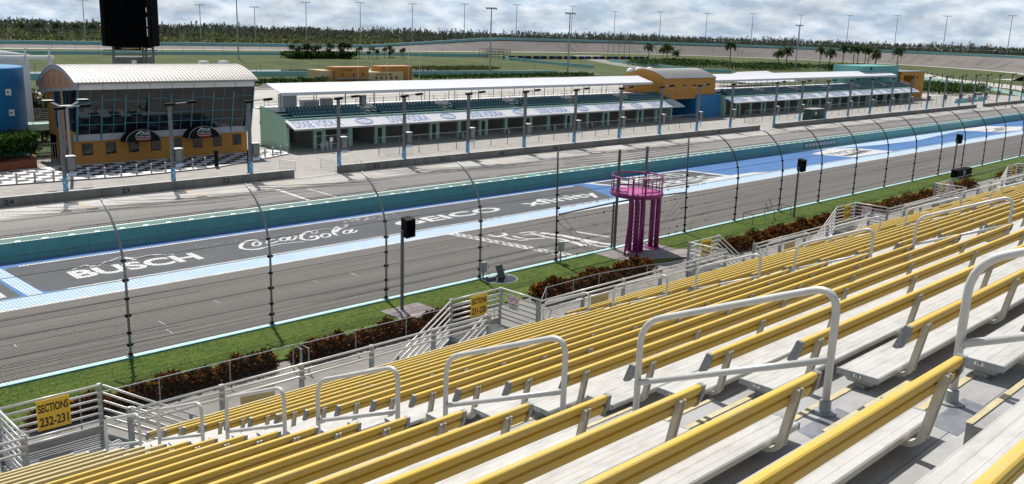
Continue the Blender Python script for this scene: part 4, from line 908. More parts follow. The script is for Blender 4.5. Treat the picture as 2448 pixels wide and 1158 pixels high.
for x in (145.2, 161.8): MB().box(x-.2, x+.2, 114.4, 114.9, G, 2.45).build('leg', orange, t)
t = thing('blue_block', 'deep blue stucco block under the orange barrel-roofed building', 'building', (156, 105.3, G))
MB().prism([(155.8, 105.2, G), (164.6, 105.2, G), (164.6, 105.2, 3.05), (155.8, 105.2, 3.05)], (0, 9, 0)).build('wall', bluest, t); MB().box(155.7, 164.7, 105.1, 114.3, 3.05, 3.12).build('coping', bluest, t)
MB().box(148, 155.8, 111, 111.3, G, 2.4).build('passage_wall', bluest, t)
# ---- teal and orange end blocks of the second row
t = thing('teal_end_block', 'tall turquoise wall block at the far end of the seats', 'building', (240, 110, G)); MB().box(239, 262, 109.8, 118, G, 8.0).build('wall', tealt := mat('turquoise stucco', (.12, .34, .33), .8, 0, .08, .4), t); MB().box(238.9, 262.1, 109.7, 118.1, 8.0, 8.12).build('coping', tealt, t); MB().lathe((244, 109.6, 7.2), [(.3, 0), (.3, .5)], 8).build('wall_lamp', black, t)
t = thing('orange_end_block', 'orange block with a deep dark bay at the far end of the garages', 'building', (264, 109, G))
MB().box(262.2, 279, 112, 119, G, 6.4).build('wall', orange, t); MB().box(262.2, 264.2, 109, 112, G, 6.4).build('pier', orange, t); MB().box(272, 279, 109, 112, G, 6.4).build('pier', orange, t); MB().box(264.2, 272, 109, 112, 5.4, 6.4).build('lintel', orange, t); MB().box(262, 279.4, 108.8, 119.2, 6.4, 6.55).build('roof', roofg, t)
# ---- victory lane building
frame_dk = mat('dark window frame', (.035, .03, .026), .6)
t = thing('victory_lane_building', 'orange two-storey victory lane building with white barrel roof and teal-framed glass', 'building', (36.1, 105.8, G)); V0, V1 = 36.2, 57.2
MB().box(V0, V1, 105.85, 113.6, G, 1.35).build('lower_wall', orange, t)
MB().box(V0+.1, V1-.1, 107.4, 113.5, 1.36, 6.9).build('back_wall', garage_in, t)
MB().box(V1-.4, V1, 105.0, 113.6, 1.36, 7.0).build('side_wall', tealwall, t); MB().box(V0, V0+.35, 111.6, 113.7, G, 6.6).build('corner_pier', orange, t); MB().prism([(V0, 105.9, 1.36), (V0, 111.6, 1.36), (V0, 111.6, 2.3), (V0, 105.4, 2.3)], (.3, 0, 0)).build('side_parapet', orange, t)
gp = [(105.5, 1.95), (104.2, 6.98)]; fa = lambda f_: (gp[0][0]+(gp[1][0]-gp[0][0])*f_, gp[0][1]+(gp[1][1]-gp[0][1])*f_)
MB().prism([(V0-.05, 105.84, 1.2), (V0-.05, 105.55, 1.2), (V0-.05, 105.5, 1.95), (V0-.05, 105.84, 1.95)], (V1-V0+.1, 0, 0)).build('sill_band', grey_p, t)
mxx = [36.4+2.64*k for k in range(9)]
levels = [[0, .22, .43, .72, 1], [0, .2, .43, .77, 1]]
for k in range(8):
    xa, xb = mxx[k], mxx[k+1]
    for hlf in range(2):
        x0_, x1_ = xa+(xb-xa)*hlf/2, xa+(xb-xa)*(hlf+1)/2; lv = levels[k % 2]
        for i in range(4):
            (ya, za), (yb, zb) = fa(lv[i]), fa(lv[i+1]); MB().prism([(x0_, ya, za), (x1_, ya, za), (x1_, yb, zb), (x0_, yb, zb)], (0, .03, 0)).build('glass_pane', glass, t)
            if i: MB().bar((x0_, ya-.02, za), (x1_, ya-.02, za), .05, .06).build('transom', mull, t)
    MB().bar((xa+(xb-xa)/2, gp[0][0]-.03, gp[0][1]), (xa+(xb-xa)/2, gp[1][0]-.03, gp[1][1]), .06, .06).build('mullion', mull, t)
    MB().box(xa+.05, xb-.02, 104.02, 104.2, 6.98, 7.72).build('fascia_panel', white_p, t)
for k, x in enumerate(mxx): MB().bar((x, 105.6, 1.2), (x, 104.1, 7.74), .11 if 0 < k < 8 else .35, .13).build('mullion', mull, t)
for i, y in enumerate((106.6, 108.4, 110.2)): MB().prism([(V0-.02, y-1.0, 2.3), (V0-.02, y+.8, 2.3), (V0-.02, y+.8, 6.6), (V0-.02, y-1.2, 6.9)], (.03, 0, 0)).build('side_glass', glass, t); MB().bar((V0-.05, y+.8, 2.3), (V0-.05, y+.8, 6.6), .06, .06).build('mullion', mull, t)
for z in (3.4, 4.9): MB().bar((V0-.06, 105.2, z), (V0-.06, 111.6, z), .06, .06).build('transom', mull, t)
MB().tube([(V0-.35, 107.6, G), (V0-.35, 107.6, 6.9)], .11, 10).build('round_column', orange_pk, t)
for k in range(8):
    xa = 36.96+2.61*k; w_ = MB().box(xa, xa+1.15, 105.80, 105.849, -.42, .92).build('window', frame_dk, t); MB().box(xa+.05, xa+1.10, 105.785, 105.799, -.37, .87).build('pane', glass, w_); MB().box(xa+.56, xa+.59, 105.77, 105.784, -.35, .85).build('window_bar', frame_dk, w_)
n = 22; arcv = []
for k in range(n+1):
    f_ = k/n; y = 103.4+12.3*f_; z = 7.76+(6.95-7.76)*f_+2.02*math.sin(math.pi*f_)**.9; arcv.append((y, z))
gb = [(y, z-.35) for y, z in arcv[1:-1]]
MB().prism([(V0-.28, 115.3, 6.1), (V0-.28, 103.7, 7.25)]+[(V0-.28, y, z) for y, z in gb], (.3, 0, 0)).build('gable', orange_pk, t)
MB().prism([(V0-.36, 103.4, 7.05), (V0-.36, 103.4, 7.4), (V0-.36, 115.7, 6.3), (V0-.36, 115.7, 5.95)][::-1], (.34, 0, 0)).build('gable_fascia', grey_p, t)
b = MB()
for (ya, za), (yb, zb) in zip(arcv[:-1], arcv[1:]): b.prism([(V0-.4, ya, za-.42), (V0-.4, yb, zb-.42), (V0-.4, yb, zb-.02), (V0-.4, ya, za-.02)][::-1], (.38, 0, 0))
b.build('gable_rim', grey_p, t)
b = MB()
for (ya, za), (yb, zb) in zip(arcv[:-1], arcv[1:]): b.prism([(V0-.45, ya, za), (V1+.5, ya, za), (V1+.5, yb, zb), (V0-.45, yb, zb)], (0, 0, .1))
rf = b.build('roof', roofw, t, 30)
for k in range(50): x = V0-.4+(V1-V0+.85)*k/49; MB().tube([(x, y, z+.105) for y, z in arcv], .042, 4).build('roof_seam', seam_m, rf)
MB().box(V0-.5, V1+.55, 103.3, 103.42, 7.64, 7.78).build('gutter', seam_m, t)
for k in range(5):
    y = 105.9+1.85*k; vt = MB().box(V0-.32, V0-.285, y, y+.32, 7.45-.1*k, 8.55-.1*k).build('gable_vent', orange_pk, t)
    for j in range(4): MB().box(V0-.335, V0-.325, y+.03, y+.29, 7.52-.1*k+.25*j, 7.66-.1*k+.25*j).build('vent_slot', seam_m, vt)
for x in (53.9, 56.6): MB().box(x, x+.9, 110.5, 111.6, 8.9, 9.75).build('roof_unit', white_p, t)
for i, (xa, xb) in enumerate(((41.15, 45.2), (48.6, 52.6))):
    a = thing('arched_awning', 'black arched awning reading VICTORY LANE, %s one over the windows' % ('left' if i == 0 else 'right'), 'awning', ((xa+xb)/2, 105.3, 1.0), 'victory lane awnings')
    cx_ = (xa+xb)/2; rx = (xb-xa)/2; b = MB(); n = 18; prev = None; rows = []
    for k in range(n+1):
        th = math.pi*k/n; x = cx_-rx*math.cos(th); z = .98+1.34*math.sin(th)**1.1; rows.append((x, z))
    front = [(x, 103.9+.28*(z-.98), z) for x, z in rows]; back = [(x, 105.6, z) for x, z in rows]
    for k in range(n): b.poly([front[k], front[k+1], back[k+1], back[k]])
    b.poly(front[::-1]); b.build('shell', black, a)
    MB().tube([(x, y-.01, z) for x, y, z in front], .05, 6).build('hem', garage_in, a)
    fy = lambda z: 103.9+.28*(z-.98)-.02
    def pt(x, z): z = .98+(z-.98)*.74; return Vector((cx_+x*.86, fy(z), z))
    b = MB(); b.tube([pt(-.95, 1.98), pt(-.25, 2.6), pt(.0, 2.42), pt(.95, 2.42), pt(.95, 1.35), pt(-.95, 1.35), pt(-.95, 1.98)], .03, 5); b.build('emblem_outline', white_p, a)
    MB().tube([pt(-.85, 2.08), pt(-.25, 2.56), pt(.02, 2.44)], .06, 5).build('roof_mark', white_p, a)
    MB().prism([pt(-.45, 1.95), pt(-.1, 1.95), pt(-.1, 2.3), pt(-.28, 2.42), pt(-.45, 2.3)], (0, -.015, 0)).build('green_mark', mat('emblem green', (.03, .25, .16), .6), a)
    words('lettering', 'Ruoff', pt(0, 2.02), (.74, 0, 0), (0, .066, .24), white_p, a, .015); words('lettering', 'VICTORY LANE', pt(-.85, 1.62), (1.46, 0, 0), (0, .046, .165), white_p, a, .015)
    MB().prism([pt(-.85, 1.45), pt(.85, 1.45), pt(.85, 1.54), pt(-.85, 1.54)], (0, -.01, 0)).build('orange_bar', cone_o, a); MB().prism([pt(-.75, 1.16), pt(.75, 1.16), pt(.75, 1.25), pt(-.75, 1.25)], (0, -.01, 0)).build('red_line', red_ink, a)
# ---- checkered plaza
fe = [(19.0, 97.6), (25.9, 96.7), (32.4, 96.1), (37.4, 95.4), (43, 95.7), (48.2, 96.3), (54, 98.6), (60.6, 101.6)]
def fey(x):
    for (xa, ya), (xb, yb) in zip(fe[:-1], fe[1:]):
        if xa <= x <= xb: return ya+(yb-ya)*(x-xa)/(xb-xa)
    return fe[-1][1]
pl = struct(MB().prism([(x, y, G+.004) for x, y in fe]+[(62, 104.4, G+.004), (62, 105.8, G+.004), (19, 105.8, G+.004)], (0, 0, .09)).build('plaza_floor', check_w))
ts = 1.22; tile = MB().box(0, ts-.01, 0, ts-.01, 0, .008)
tw_, tb_ = tile.mesh('tile', check_w), tile.mesh('tile', check_b)
for i in range(36):
    for j in range(9):
        x, y = 19.2+ts*i, 95.2+ts*j
        if y+ts > 105.75 or x+ts > 61.5: continue
        if y < max(fey(x), fey(min(x+ts, 60.6)))-.02: continue
        if (i+j) % 2: inst('tile', tb_, pl, (x, y, G+.095))
b = MB(); b.tube([(x, y-.08, G+.06) for x, y in fe], .09, 6); b.build('kerb', seam_m, pl)
BO = [(26.04, 97.2), (27.53, 97.0), (29.15, 96.8), (30.86, 96.6), (34.1, 96.2), (35.7, 96.0), (37.3, 95.8), (38.95, 95.8), (40.6, 95.95), (42.2, 96.05), (44.0, 96.45), (45.72, 96.9), (47.3, 97.1), (55.26, 99.6), (56.64, 100.2), (58.1, 100.9), (59.7, 101.7), (61.1, 102.4)]
bm = MB().lathe((0, 0, 0), [(.095, 0), (.095, .95), (.08, 1.0), (.03, 1.03)], 10).mesh('shaft', galv, 40); bc = MB().lathe((0, 0, .97), [(.1, 0), (.09, .05), (.03, .08)], 10).mesh('cap', white_p)
for i, (x, y) in enumerate(BO):
    t = thing('bollard', 'grey bollard with white cap, %s from the left along the checkered plaza' % ORD[i+1], 'bollard', (x, y+.25, G+.09), 'plaza bollards'); inst('shaft', bm, t); inst('cap', bc, t)
t = thing('black_post', 'thick black post on the checkered plaza edge', 'post', (48.3, 96.6, G)); MB().lathe((48.3, 96.6, G), [(.22, 0), (.22, 1.85), (.2, 1.9)], 14).build('shaft', black, t); MB().lathe((48.3, 96.6, G+1.9), [(.26, 0), (.26, .08)], 14).build('cap', black, t)
t = thing('black_post', 'tall thin black post beside the third pit pole', 'post', (49.2, 90.9, G)); MB().box(49.1, 49.3, 90.8, 91.0, G, G+2.6).build('shaft', black, t); MB().box(48.95, 49.45, 90.7, 91.1, G, G+.06).build('foot', black, t)
t = thing('forked_lamp_post', 'grey lamp post with forked arms on the checkered plaza edge', 'light pole', (32.4, 96.2, G)); MB().bar((32.4, 96.2, G), (32.4, 96.2, 6.0), .24, .24).build('pole', galv, t)
MB().tube([(30.9, 96.1, 6.55), (31.8, 96.2, 6.05), (32.9, 96.2, 6.05), (33.7, 96.1, 6.6)], .09, 8).build('arms', pipe, t)
for x in (30.2, 33.5): l_ = MB().box(x, x+.95, 95.8, 96.5, 6.5, 6.66).build('lamp_head', black, t); MB().box(x-.02, x+.97, 95.78, 96.52, 6.66, 6.7).build('lamp_top', white_p, l_)
# ---- left edge: blue drum, planter, grey building, bridge, gates
t = thing('blue_drum_building', 'rounded royal blue tower block at the left edge', 'building', (28.9, 117.7, G)); MB().lathe((28.9, 117.7, G), [(6, 0), (6, 10.35), (5.9, 10.45), (0, 10.46)], 56).build('wall', bluest, t, 40)
for a, z in ((-88, 6.2), (-86, 3.9), (-84, .6), (-62, 6.3), (-60, 4.0)):
    x, y = 28.9+6.05*math.cos(R(a)), 117.7+6.05*math.sin(R(a)); MB().box(x-.35, x+.35, y-.06, y+.05, z-.35, z+.35).build('square_light', white_p, t); MB().box(x-.12, x+.12, y-.08, y-.061, z-.12, z+.12).build('light_core', seam_m, t)
t = thing('planter', 'long terracotta planter with a clipped green hedge below the blue tower', 'planter', (28, 106, G))
MB().prism([(18, 100.5, G), (32.4, 106.6, G), (33.4, 110.2, G), (18, 110.4, G)], (0, 0, 1.0)).build('trough', terra, t); n = 7000
u = rng.random(n); v = rng.random(n); hx = 20+13.0*u; hy = 101.8+5.2*u+(.2+(8.4-5.0*u)*v)
leaves('hedge', np.stack([hx, hy, -.5+2.6*np.sqrt(rng.random(n))], 1), .45, [(.02, .055, .012), (.035, .085, .015), (.06, .12, .02), (.015, .035, .01)], leaf, t, .5)
t = thing('grey_office_building', 'light grey windowless building with sloped roof behind the blue tower', 'building', (30, 128, G)); MB().prism([(12, 126, G), (38.4, 126, G), (38.4, 126, 9.9), (30, 126, 10.9), (12, 126, 10.9)], (0, 16, 0)).build('wall', white_p, t); MB().box(11.8, 38.6, 125.8, 142, 9.85, 9.9).build('roof_edge', grey_p, t)
t = thing('steel_walkway', 'white steel beam walkway with upright posts over the blue tower', 'walkway', (34, 121, 9)); MB().box(22, 41.0, 124.6, 125.6, 9.35, 9.75).build('beam', white_p, t)
for x in (30.9, 34.5, 37.6, 40.4): MB().box(x-.12, x+.12, 124.5, 124.6, 8.7, 10.7).build('upright', pipe, t)
MB().tube([(22, 124.7, 10.6), (40.6, 124.7, 10.6)], .03, 6).build('rail', pipe, t)
MB().box(22.2, 22.8, 124.8, 125.4, G, 9.35).build('leg', white_p, t); MB().box(40.3, 40.7, 124.8, 125.4, G, 9.35).build('leg', white_p, t)
t = thing('foot_bridge', 'green-edged foot bridge with white railing left of the victory lane building', 'bridge', (36, 117, 2)); MB().box(33.2, 40.5, 116.0, 118.4, 1.45, 2.2).build('deck', tealwall, t)
for k in range(8): MB().tube([(33.2, 116.0, 2.35+.23*k), (38.8, 116.0, 2.35+.23*k)], .03, 6).build('rail', pipe, t)
for x in (33.4, 35.2, 37.0, 38.6): MB().tube([(x, 116.0, 2.2), (x, 116.0, 4.1)], .035, 6).build('post', pipe, t)
for x in (34.0, 38.3): MB().box(x-.12, x+.12, 117, 117.3, G, 1.45).build('leg', tealwall, t)
t = thing('picket_gate', 'pale vertical-bar gate under the foot bridge', 'gate', (34.5, 110.8, G))
for k in range(9): MB().bar((33.9+.26*k, 110.9, G), (33.9+.26*k, 110.9, .6), .05, .05).build('bar', pipe, t)
for z in (-1.2, .5): MB().bar((33.8, 110.9, z), (36.1, 110.9, z), .05, .06).build('cross_bar', pipe, t)
t = thing('lean_panel', 'narrow grey panel leaning on the victory lane side wall', 'panel', (35.8, 108, G)); MB().prism([(35.4, 108.8, G), (35.4, 107.2, G), (35.9, 107.2, 1.2), (35.9, 108.8, 1.2)], (.06, 0, 0)).build('sheet', grey_p, t); MB().box(35.3, 35.5, 107.1, 108.9, G, G+.06).build('foot', galv, t)
# ---- small pit items
def cone(x, y, lab):
    t = thing('traffic_cone', lab, 'cone', (x, y, G), 'traffic cones'); MB().box(x-.2, x+.2, y-.2, y+.2, G, G+.05).build('base', tyre, t); MB().lathe((x, y, G+.05), [(.16, 0), (.1, .35), (.03, .75), (.02, .76)], 12).build('body', cone_o, t, 40); MB().lathe((x, y, G+.05), [(.115, .28), (.09, .42)], 12).build('band', white_p, t)
cone(61.0, 87.4, 'orange cone, left of the pair at the pit wall end'); cone(61.7, 87.5, 'orange cone, right of the pair at the pit wall end'); cone(155.3, 86.9, 'lone orange cone by the gap before the green cabinet')
for i, (x, y) in enumerate(((267.85, 84.0), (268.4, 82.4), (267.9, 80.6))): cone(x, y, 'orange cone, %s of three on the far pit lane' % ORD[i+1])
def barricade(x0, y0, x1, y1, lab):
    t = thing('crowd_barrier', lab, 'barrier', (x0, y0, G), 'crowd barriers'); a, c = Vector((x0, y0, 0)), Vector((x1, y1, 0))
    MB().tube([a+Vector((0, 0, G)), a+Vector((0, 0, G+1.1)), c+Vector((0, 0, G+1.1)), c+Vector((0, 0, G))], .03, 6).build('frame', pipe, t); MB().tube([a+Vector((0, 0, G+.2)), c+Vector((0, 0, G+.2))], .025, 6).build('lower_bar', pipe, t)
    for k in range(1, 12): q = a.lerp(c, k/12); MB().tube([q+Vector((0, 0, G+.2)), q+Vector((0, 0, G+1.1))], .012, 5).build('picket', pipe, t)
barricade(57.6, 89.6, 57.9, 87.1, 'steel crowd barrier standing in the pit wall gap'); barricade(53.4, 91.5, 54.4, 89.8, 'steel crowd barrier behind the end of wall 22'); barricade(155.2, 92.5, 158.6, 92.3, 'steel crowd barrier before the second garage fence'); barricade(69.8, 93.4, 74, 93.3, 'long steel crowd barrier at the start of the garage fence')
t = thing('green_cabinet', 'dark green utility cabinet with pale roof behind the pit wall', 'cabinet', (170, 87, G)); MB().box(169.8, 174.8, 87.2, 89.2, G, 1.15).build('body', green_box, t); MB().box(169.6, 175.0, 87.0, 89.4, 1.15, 1.25).build('roof', concrete, t); MB().box(171.1, 171.7, 87.18, 87.198, .1, .7).build('label_plate', white_p, t)
for i, (x, m_) in enumerate(((268.5, teal_far), (273.2, teal_far), (277.6, cone_o), (279.6, teal_far), (286, teal_far))):
    w_ = 4.3 if m_ is teal_far else 1.7; t = thing('water_barrier', '%s low road barrier, %s from the left by the pickup' % ('red' if m_ is cone_o else 'teal', ORD[i+1]), 'barrier', (x, 95.4, G), 'road barriers by the pickup')
    MB().prism([(x, 94.9, G), (x, 95.9, G), (x, 95.62, -.9), (x, 95.55, -.3), (x, 95.25, -.3), (x, 95.18, -.9)], (w_, 0, 0)).build('body', m_, t); MB().box(x+.2, x+w_-.2, 95.3, 95.5, -.3, -.27).build('cap', m_, t)
# ---- white pickup
t = thing('pickup_truck', 'white crew cab pickup parked by the far pit entry', 'truck', (296, 100, G)); px_, py_ = 296.0, 99.0; ang = R(-62); ca, sa = math.cos(ang), math.sin(ang)
def T(x, y, z): return (px_+x*ca-y*sa, py_+x*sa+y*ca, G+z)
def tprism(prof, y0, y1): m_ = MB(); m_.prism([T(x, y0, z) for x, z in prof], Vector(T(0, y1, 0))-Vector(T(0, y0, 0))); return m_
tprism([(-3.1, .55), (3.0, .55), (3.1, .8), (3.05, 1.15), (2.0, 1.28), (.9, 1.3), (-3.1, 1.3)], -1.0, 1.0).build('body', truckw, t)
tprism([(-1.35, 1.3), (1.15, 1.3), (.55, 1.95), (.3, 2.0), (-1.1, 2.0), (-1.3, 1.9)], -.85, .85).build('cab', truckw, t)
for s_ in (-1, 1):
    tprism([(-1.15, 1.36), (-.2, 1.36), (-.2, 1.88), (-1.1, 1.88)], s_*.86-.01, s_*.86+.01).build('side_window', glass, t); tprism([(-.1, 1.36), (.95, 1.36), (.5, 1.88), (-.1, 1.88)], s_*.86-.01, s_*.86+.01).build('side_window', glass, t)
    for x in (-2.0, 2.05):
        c = MB(); ring = [T(x+.44*math.cos(q), s_*.98, .44+.44*math.sin(q)) for q in np.linspace(0, 2*math.pi, 19)[:-1]]; c.prism(ring, (Vector(T(0, -s_*.28, 0))-Vector(T(0, 0, 0)))); w_ = c.build('wheel', tyre, t)
        c = MB(); c.prism([T(x+.24*math.cos(q), s_*1.0, .44+.24*math.sin(q)) for q in np.linspace(0, 2*math.pi, 15)[:-1]], (Vector(T(0, -s_*.04, 0))-Vector(T(0, 0, 0)))); c.build('rim', galv, w_)
    tprism([(3.06, .9), (3.1, .9), (3.1, 1.12), (3.06, 1.12)], s_*.55, s_*.95).build('headlight', glass, t)
tprism([(3.08, .78), (3.12, .78), (3.12, 1.1), (3.08, 1.1)], -.5, .5).build('grille', black, t); tprism([(1.12, 1.36), (1.14, 1.36), (.62, 1.93), (.60, 1.93)], -.75, .75).build('windscreen', glass, t)
# ---- video board
t = thing('video_board', 'huge black two-faced video board on steel legs behind victory lane', 'scoreboard', (60, 151, G))
MB().prism([(57.2, 150, 10.2), (63.7, 149.0, 10.15), (63.9, 151.5, 10.15), (57.4, 152, 10.2)], (0, 0, 18)).build('left_screen', screen_m, t)
MB().prism([(64.4, 149.2, 10.2), (67.1, 152.6, 10.25), (65.9, 153.6, 10.25), (64.2, 151.6, 10.2)], (0, 0, 18)).build('right_screen', screen_m, t)
MB().box(63.72, 64.38, 149.4, 151, 10.0, 28.2).build('seam_column', black, t)
for z0, z1 in ((15.7, 16.4), (13.4, 14.9), (11.9, 13.1)): MB().box(63.5, 63.62, 148.96, 149.0, z0, z1).build('light_strip', white_p, t)
for x, y in ((58.7, 151), (63.3, 150.4), (63.9, 150.6), (65.6, 152)): MB().bar((x, y, G), (x, y, 10.2), .3, .3).build('leg', galv_dk, t)
for z in (8.9, 9.6): MB().bar((57.0, 150.6, z), (66, 151.4, z), .2, .22).build('cross_beam', galv_dk, t)
MB().box(58.9, 63.2, 150.9, 151.6, 9.65, 10.15).build('sponsor_strip', black, t)
for k in range(7): MB().box(60.0+.42*k, 60.3+.42*k, 150.87, 150.89, 9.78, 9.98).build('strip_letter', cream, t)
MB().box(59.2, 65.2, 151.2, 153, G, 8.5).build('equipment_cage', galv_dk, t); MB().box(61.6, 62.4, 151.1, 151.19, 7.3, 8.0).build('white_panel', white_p, t)
# ================================================================== PADDOCK AND MIDDLE DISTANCE
struct(MB().poly([(45, 112.2, G-.004), (330, 112.2, G-.004), (300, 150, G-.004), (262, 205, G-.004), (45, 214, G-.004)]).build('paddock', concrete_b))
t = thing('restroom_building', 'cream and orange restroom building behind the white canopy', 'building', (144, 222, G))
MB().box(144, 148, 222, 230, G, 1.75).build('wall', cream, t); MB().box(147.2, 158.6, 220.5, 225, G, 2.7).build('orange_wing', orange, t); MB().box(158.6, 172.4, 222, 230, G, 1.15).build('wall', cream, t); MB().box(165, 177, 223.5, 228, G, 2.7).build('orange_wing', orange, t)
for a in ((147.0, 158.8, 220.3, 225.2, 2.7), (164.8, 177.2, 223.3, 228.2, 2.7)): MB().box(a[0], a[1], a[2], a[3], a[4], a[4]+.1).build('roof_edge', orange_pk, t)
for k in range(6): MB().box(160.2+1.85*k, 160.9+1.85*k, 221.95, 221.999, -.9, -.1).build('window', glass, t)
for x in (149.2, 153.0, 156.2): MB().box(x, x+.7, 220.45, 220.499, .2, 1.0).build('window', glass, t)
MB().box(146.6, 158.8, 218.4, 220.4, -.5, -.3).build('porch_roof', concrete, t); words('lettering', 'RESTROOMS', (162.6, 221.96, .15), (5.6, 0, 0), (0, 0, .55), ink, t, .015); words('lettering', 'RESTROOMS', (149.4, 220.46, 1.75), (3.4, 0, 0), (0, 0, .4), ink, t, .015)
for i, x in enumerate((153.8, 158.4, 164.2, 172.0, 176.2)):
    f_ = thing('flag_pole', 'bare white flag pole, %s from the left at the restrooms' % ORD[i+1], 'pole', (x, 219, G), 'restroom flag poles'); MB().tube([(x, 219, G), (x, 219, 8.2)], .07, 6, .04).build('shaft', white_p, f_); MB().lathe((x, 219, 8.2), [(.1, 0), (.1, .15), (.02, .2)], 6).build('finial', galv, f_)
t = thing('event_tent', 'low white peaked event tent behind the second garage row', 'tent', (270, 160, G)); MB().add([(262, 156, .4), (291, 156, .4), (291, 172, .4), (262, 172, .4), (266, 164, 3.4), (284, 164, 3.6)], [(0, 1, 5, 4), (1, 2, 5), (2, 3, 4, 5), (3, 0, 4)]).build('roof', canvas, t)
for x in (262, 272, 281, 291):
    for y in (156, 172): MB().tube([(x, y, G), (x, y, .45)], .06, 6).build('pole', white_p, t)
t = thing('small_bleacher', 'small grey bleacher with guard rail beyond the canopy', 'bleacher', (250, 226, G))
for k in range(5): MB().box(250, 270, 226+.8*k, 226.5+.8*k, G+.3+.4*k, G+.38+.4*k).build('plank', grey_p, t)
for k in range(9): MB().tube([(250+2.5*k, 230, G), (250+2.5*k, 230, 1.9)], .05, 5).build('post', galv, t)
for z in (1.1, 1.9): MB().tube([(250, 230, z), (270, 230, z)], .05, 5).build('rail', galv, t)
# teal infield walls (each a run of blocks) with wire above
def twall(pts, h, lab, m_=teal_far, net_=True):
    t = thing('infield_wall', lab, 'wall', (pts[0][0], pts[0][1], G), 'teal infield walls')
    for (xa, ya), (xb, yb) in zip(pts[:-1], pts[1:]):
        MB().bar((xa, ya, G+h/2), (xb, yb, G+h/2), .4, h).build('wall_run', m_, t); MB().bar((xa, ya, G+h+.03), (xb, yb, G+h+.03), .46, .06).build('coping', teal_lt, t)
        n = max(1, int(math.hypot(xb-xa, yb-ya)/9))
        for k in range(n): q = Vector((xa, ya, 0)).lerp(Vector((xb, yb, 0)), k/n); MB().tube([(q.x, q.y, G+h), (q.x, q.y, G+h+2.6)], .06, 5).build('post', galv_dk, t)
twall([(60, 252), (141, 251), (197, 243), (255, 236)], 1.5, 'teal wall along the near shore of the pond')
twall([(20, 394), (175, 396), (253, 399), (311, 395), (363, 388)], 1.8, 'long teal wall beyond the grass bank')
twall([(363, 378), (346, 354), (324, 292), (322, 274)], 1.4, 'slanting teal wall left of the infield road')
twall([(402, 331), (372, 273), (355, 240), (361, 226)], 1.4, 'slanting teal wall right of the infield road')
twall([(470, 195), (419, 164), (393, 138), (329, 96)], 1.1, 'pale teal block wall beside the right-hand road', teal_lt)
struct(MB().poly([(470, 420, G+.0), (408, 352, G), (366, 299, G), (336, 250, G), (346, 250, G), (378, 297, G), (424, 352, G), (500, 420, G)]).build('infield_road', pit_asph))
struct(MB().poly([(520, 230, G), (433, 172, G), (379, 113, G), (330, 92, G), (330, 72, G), (395, 100, G), (452, 165, G), (540, 220, G)]).build('infield_road', concrete_b))
# grass bank, pond
b = MB(); nx, ny = 40, 10; bx = np.linspace(20, 330, nx); by = np.linspace(286, 392, ny)
def bz(x, y): return G-.03+2.4*math.sin(math.pi*(y-286)/106)**1.2*min(1, max(0, (335-x)/60))
for i in range(nx-1):
    for j in range(ny-1): b.poly([(bx[i], by[j], bz(bx[i], by[j])), (bx[i+1], by[j], bz(bx[i+1], by[j])), (bx[i+1], by[j+1], bz(bx[i+1], by[j+1])), (bx[i], by[j+1], bz(bx[i], by[j+1]))])
struct(b.build('grass_bank', grass_far, None, 'all'))
struct(MB().poly([(40, 262, G-.01), (150, 258, G-.01), (215, 262, G-.01), (232, 268, G-.01), (226, 283, G-.01), (180, 285, G-.01), (150, 289, G-.01), (40, 292, G-.01)]).build('pond', water))
# clipped hedge behind the paddock
def bush(name, lab, x0, x1, y0, y1, h, n, size, cat, group, pal=((.02, .05, .012), (.04, .085, .018), (.07, .12, .03), (.012, .03, .01)), z0=G):
    t = thing(name, lab, cat, ((x0+x1)/2, (y0+y1)/2, z0), group); u = x0+(x1-x0)*rng.random(n); v = y0+(y1-y0)*rng.random(n); top = h*(.8+.12*np.sin(u*.9+x0)+.10*np.sin(u*2.3))
    leaves('foliage', np.stack([u, v, z0+top*np.sqrt(rng.random(n))], 1), size, pal, leaf, t, .5)
    b = MB()
    for k in range(6): b.tube([(x0+(x1-x0)*(k+.5)/6, (y0+y1)/2, z0-.1), (x0+(x1-x0)*(k+.5)/6, (y0+y1)/2, z0+h*.5)], .08, 5)
    b.build('stems', stem_m, t); return t
bush('clipped_hedge', 'clipped dark hedge left of the restroom building', 100, 143, 217, 220, 1.6, 5000, .55, 'hedge', 'paddock hedges')
bush('clipped_hedge', 'clipped dark hedge right of the restroom building', 179, 262, 222, 226, 1.5, 6000, .6, 'hedge', 'paddock hedges')
bush('shrub_bed', 'dense green shrub bed beside the white pickup', 305, 336, 108, 132, 3.2, 6000, .8, 'shrubs', 'paddock shrubs')
bush('shrub_bed', 'dark shrub bed under the right-hand palms', 402, 462, 236, 262, 3.0, 4500, 1.0, 'shrubs', 'paddock shrubs')
bush('shrub_bed', 'dark shrub bed beside the road near the two tall palms', 372, 430, 268, 298, 3.4, 4500, 1.1, 'shrubs', 'paddock shrubs')
bush('shrub_bed', 'dark shrubs below the right palm group', 462, 520, 224, 240, 2.8, 4000, 1.0, 'shrubs', 'paddock shrubs')
bush('reed_patch', 'olive reeds along the pond edge', 215, 258, 268, 280, 1.1, 4500, .7, 'reeds', None, ((.075, .085, .02), (.10, .11, .035), (.06, .075, .02)))
bush('leafy_tree', 'leafy shrub behind the gap left of the first canopy', 58.5, 61.6, 117, 121, 4.6, 2500, .5, 'shrub', None)
bush('leafy_tree', 'flowering green tree beside the grey building', 37.8, 41.6, 127, 131, 8.0, 4000, .6, 'tree', None, ((.05, .08, .02), (.10, .14, .035), (.03, .05, .015), (.30, .22, .16)))
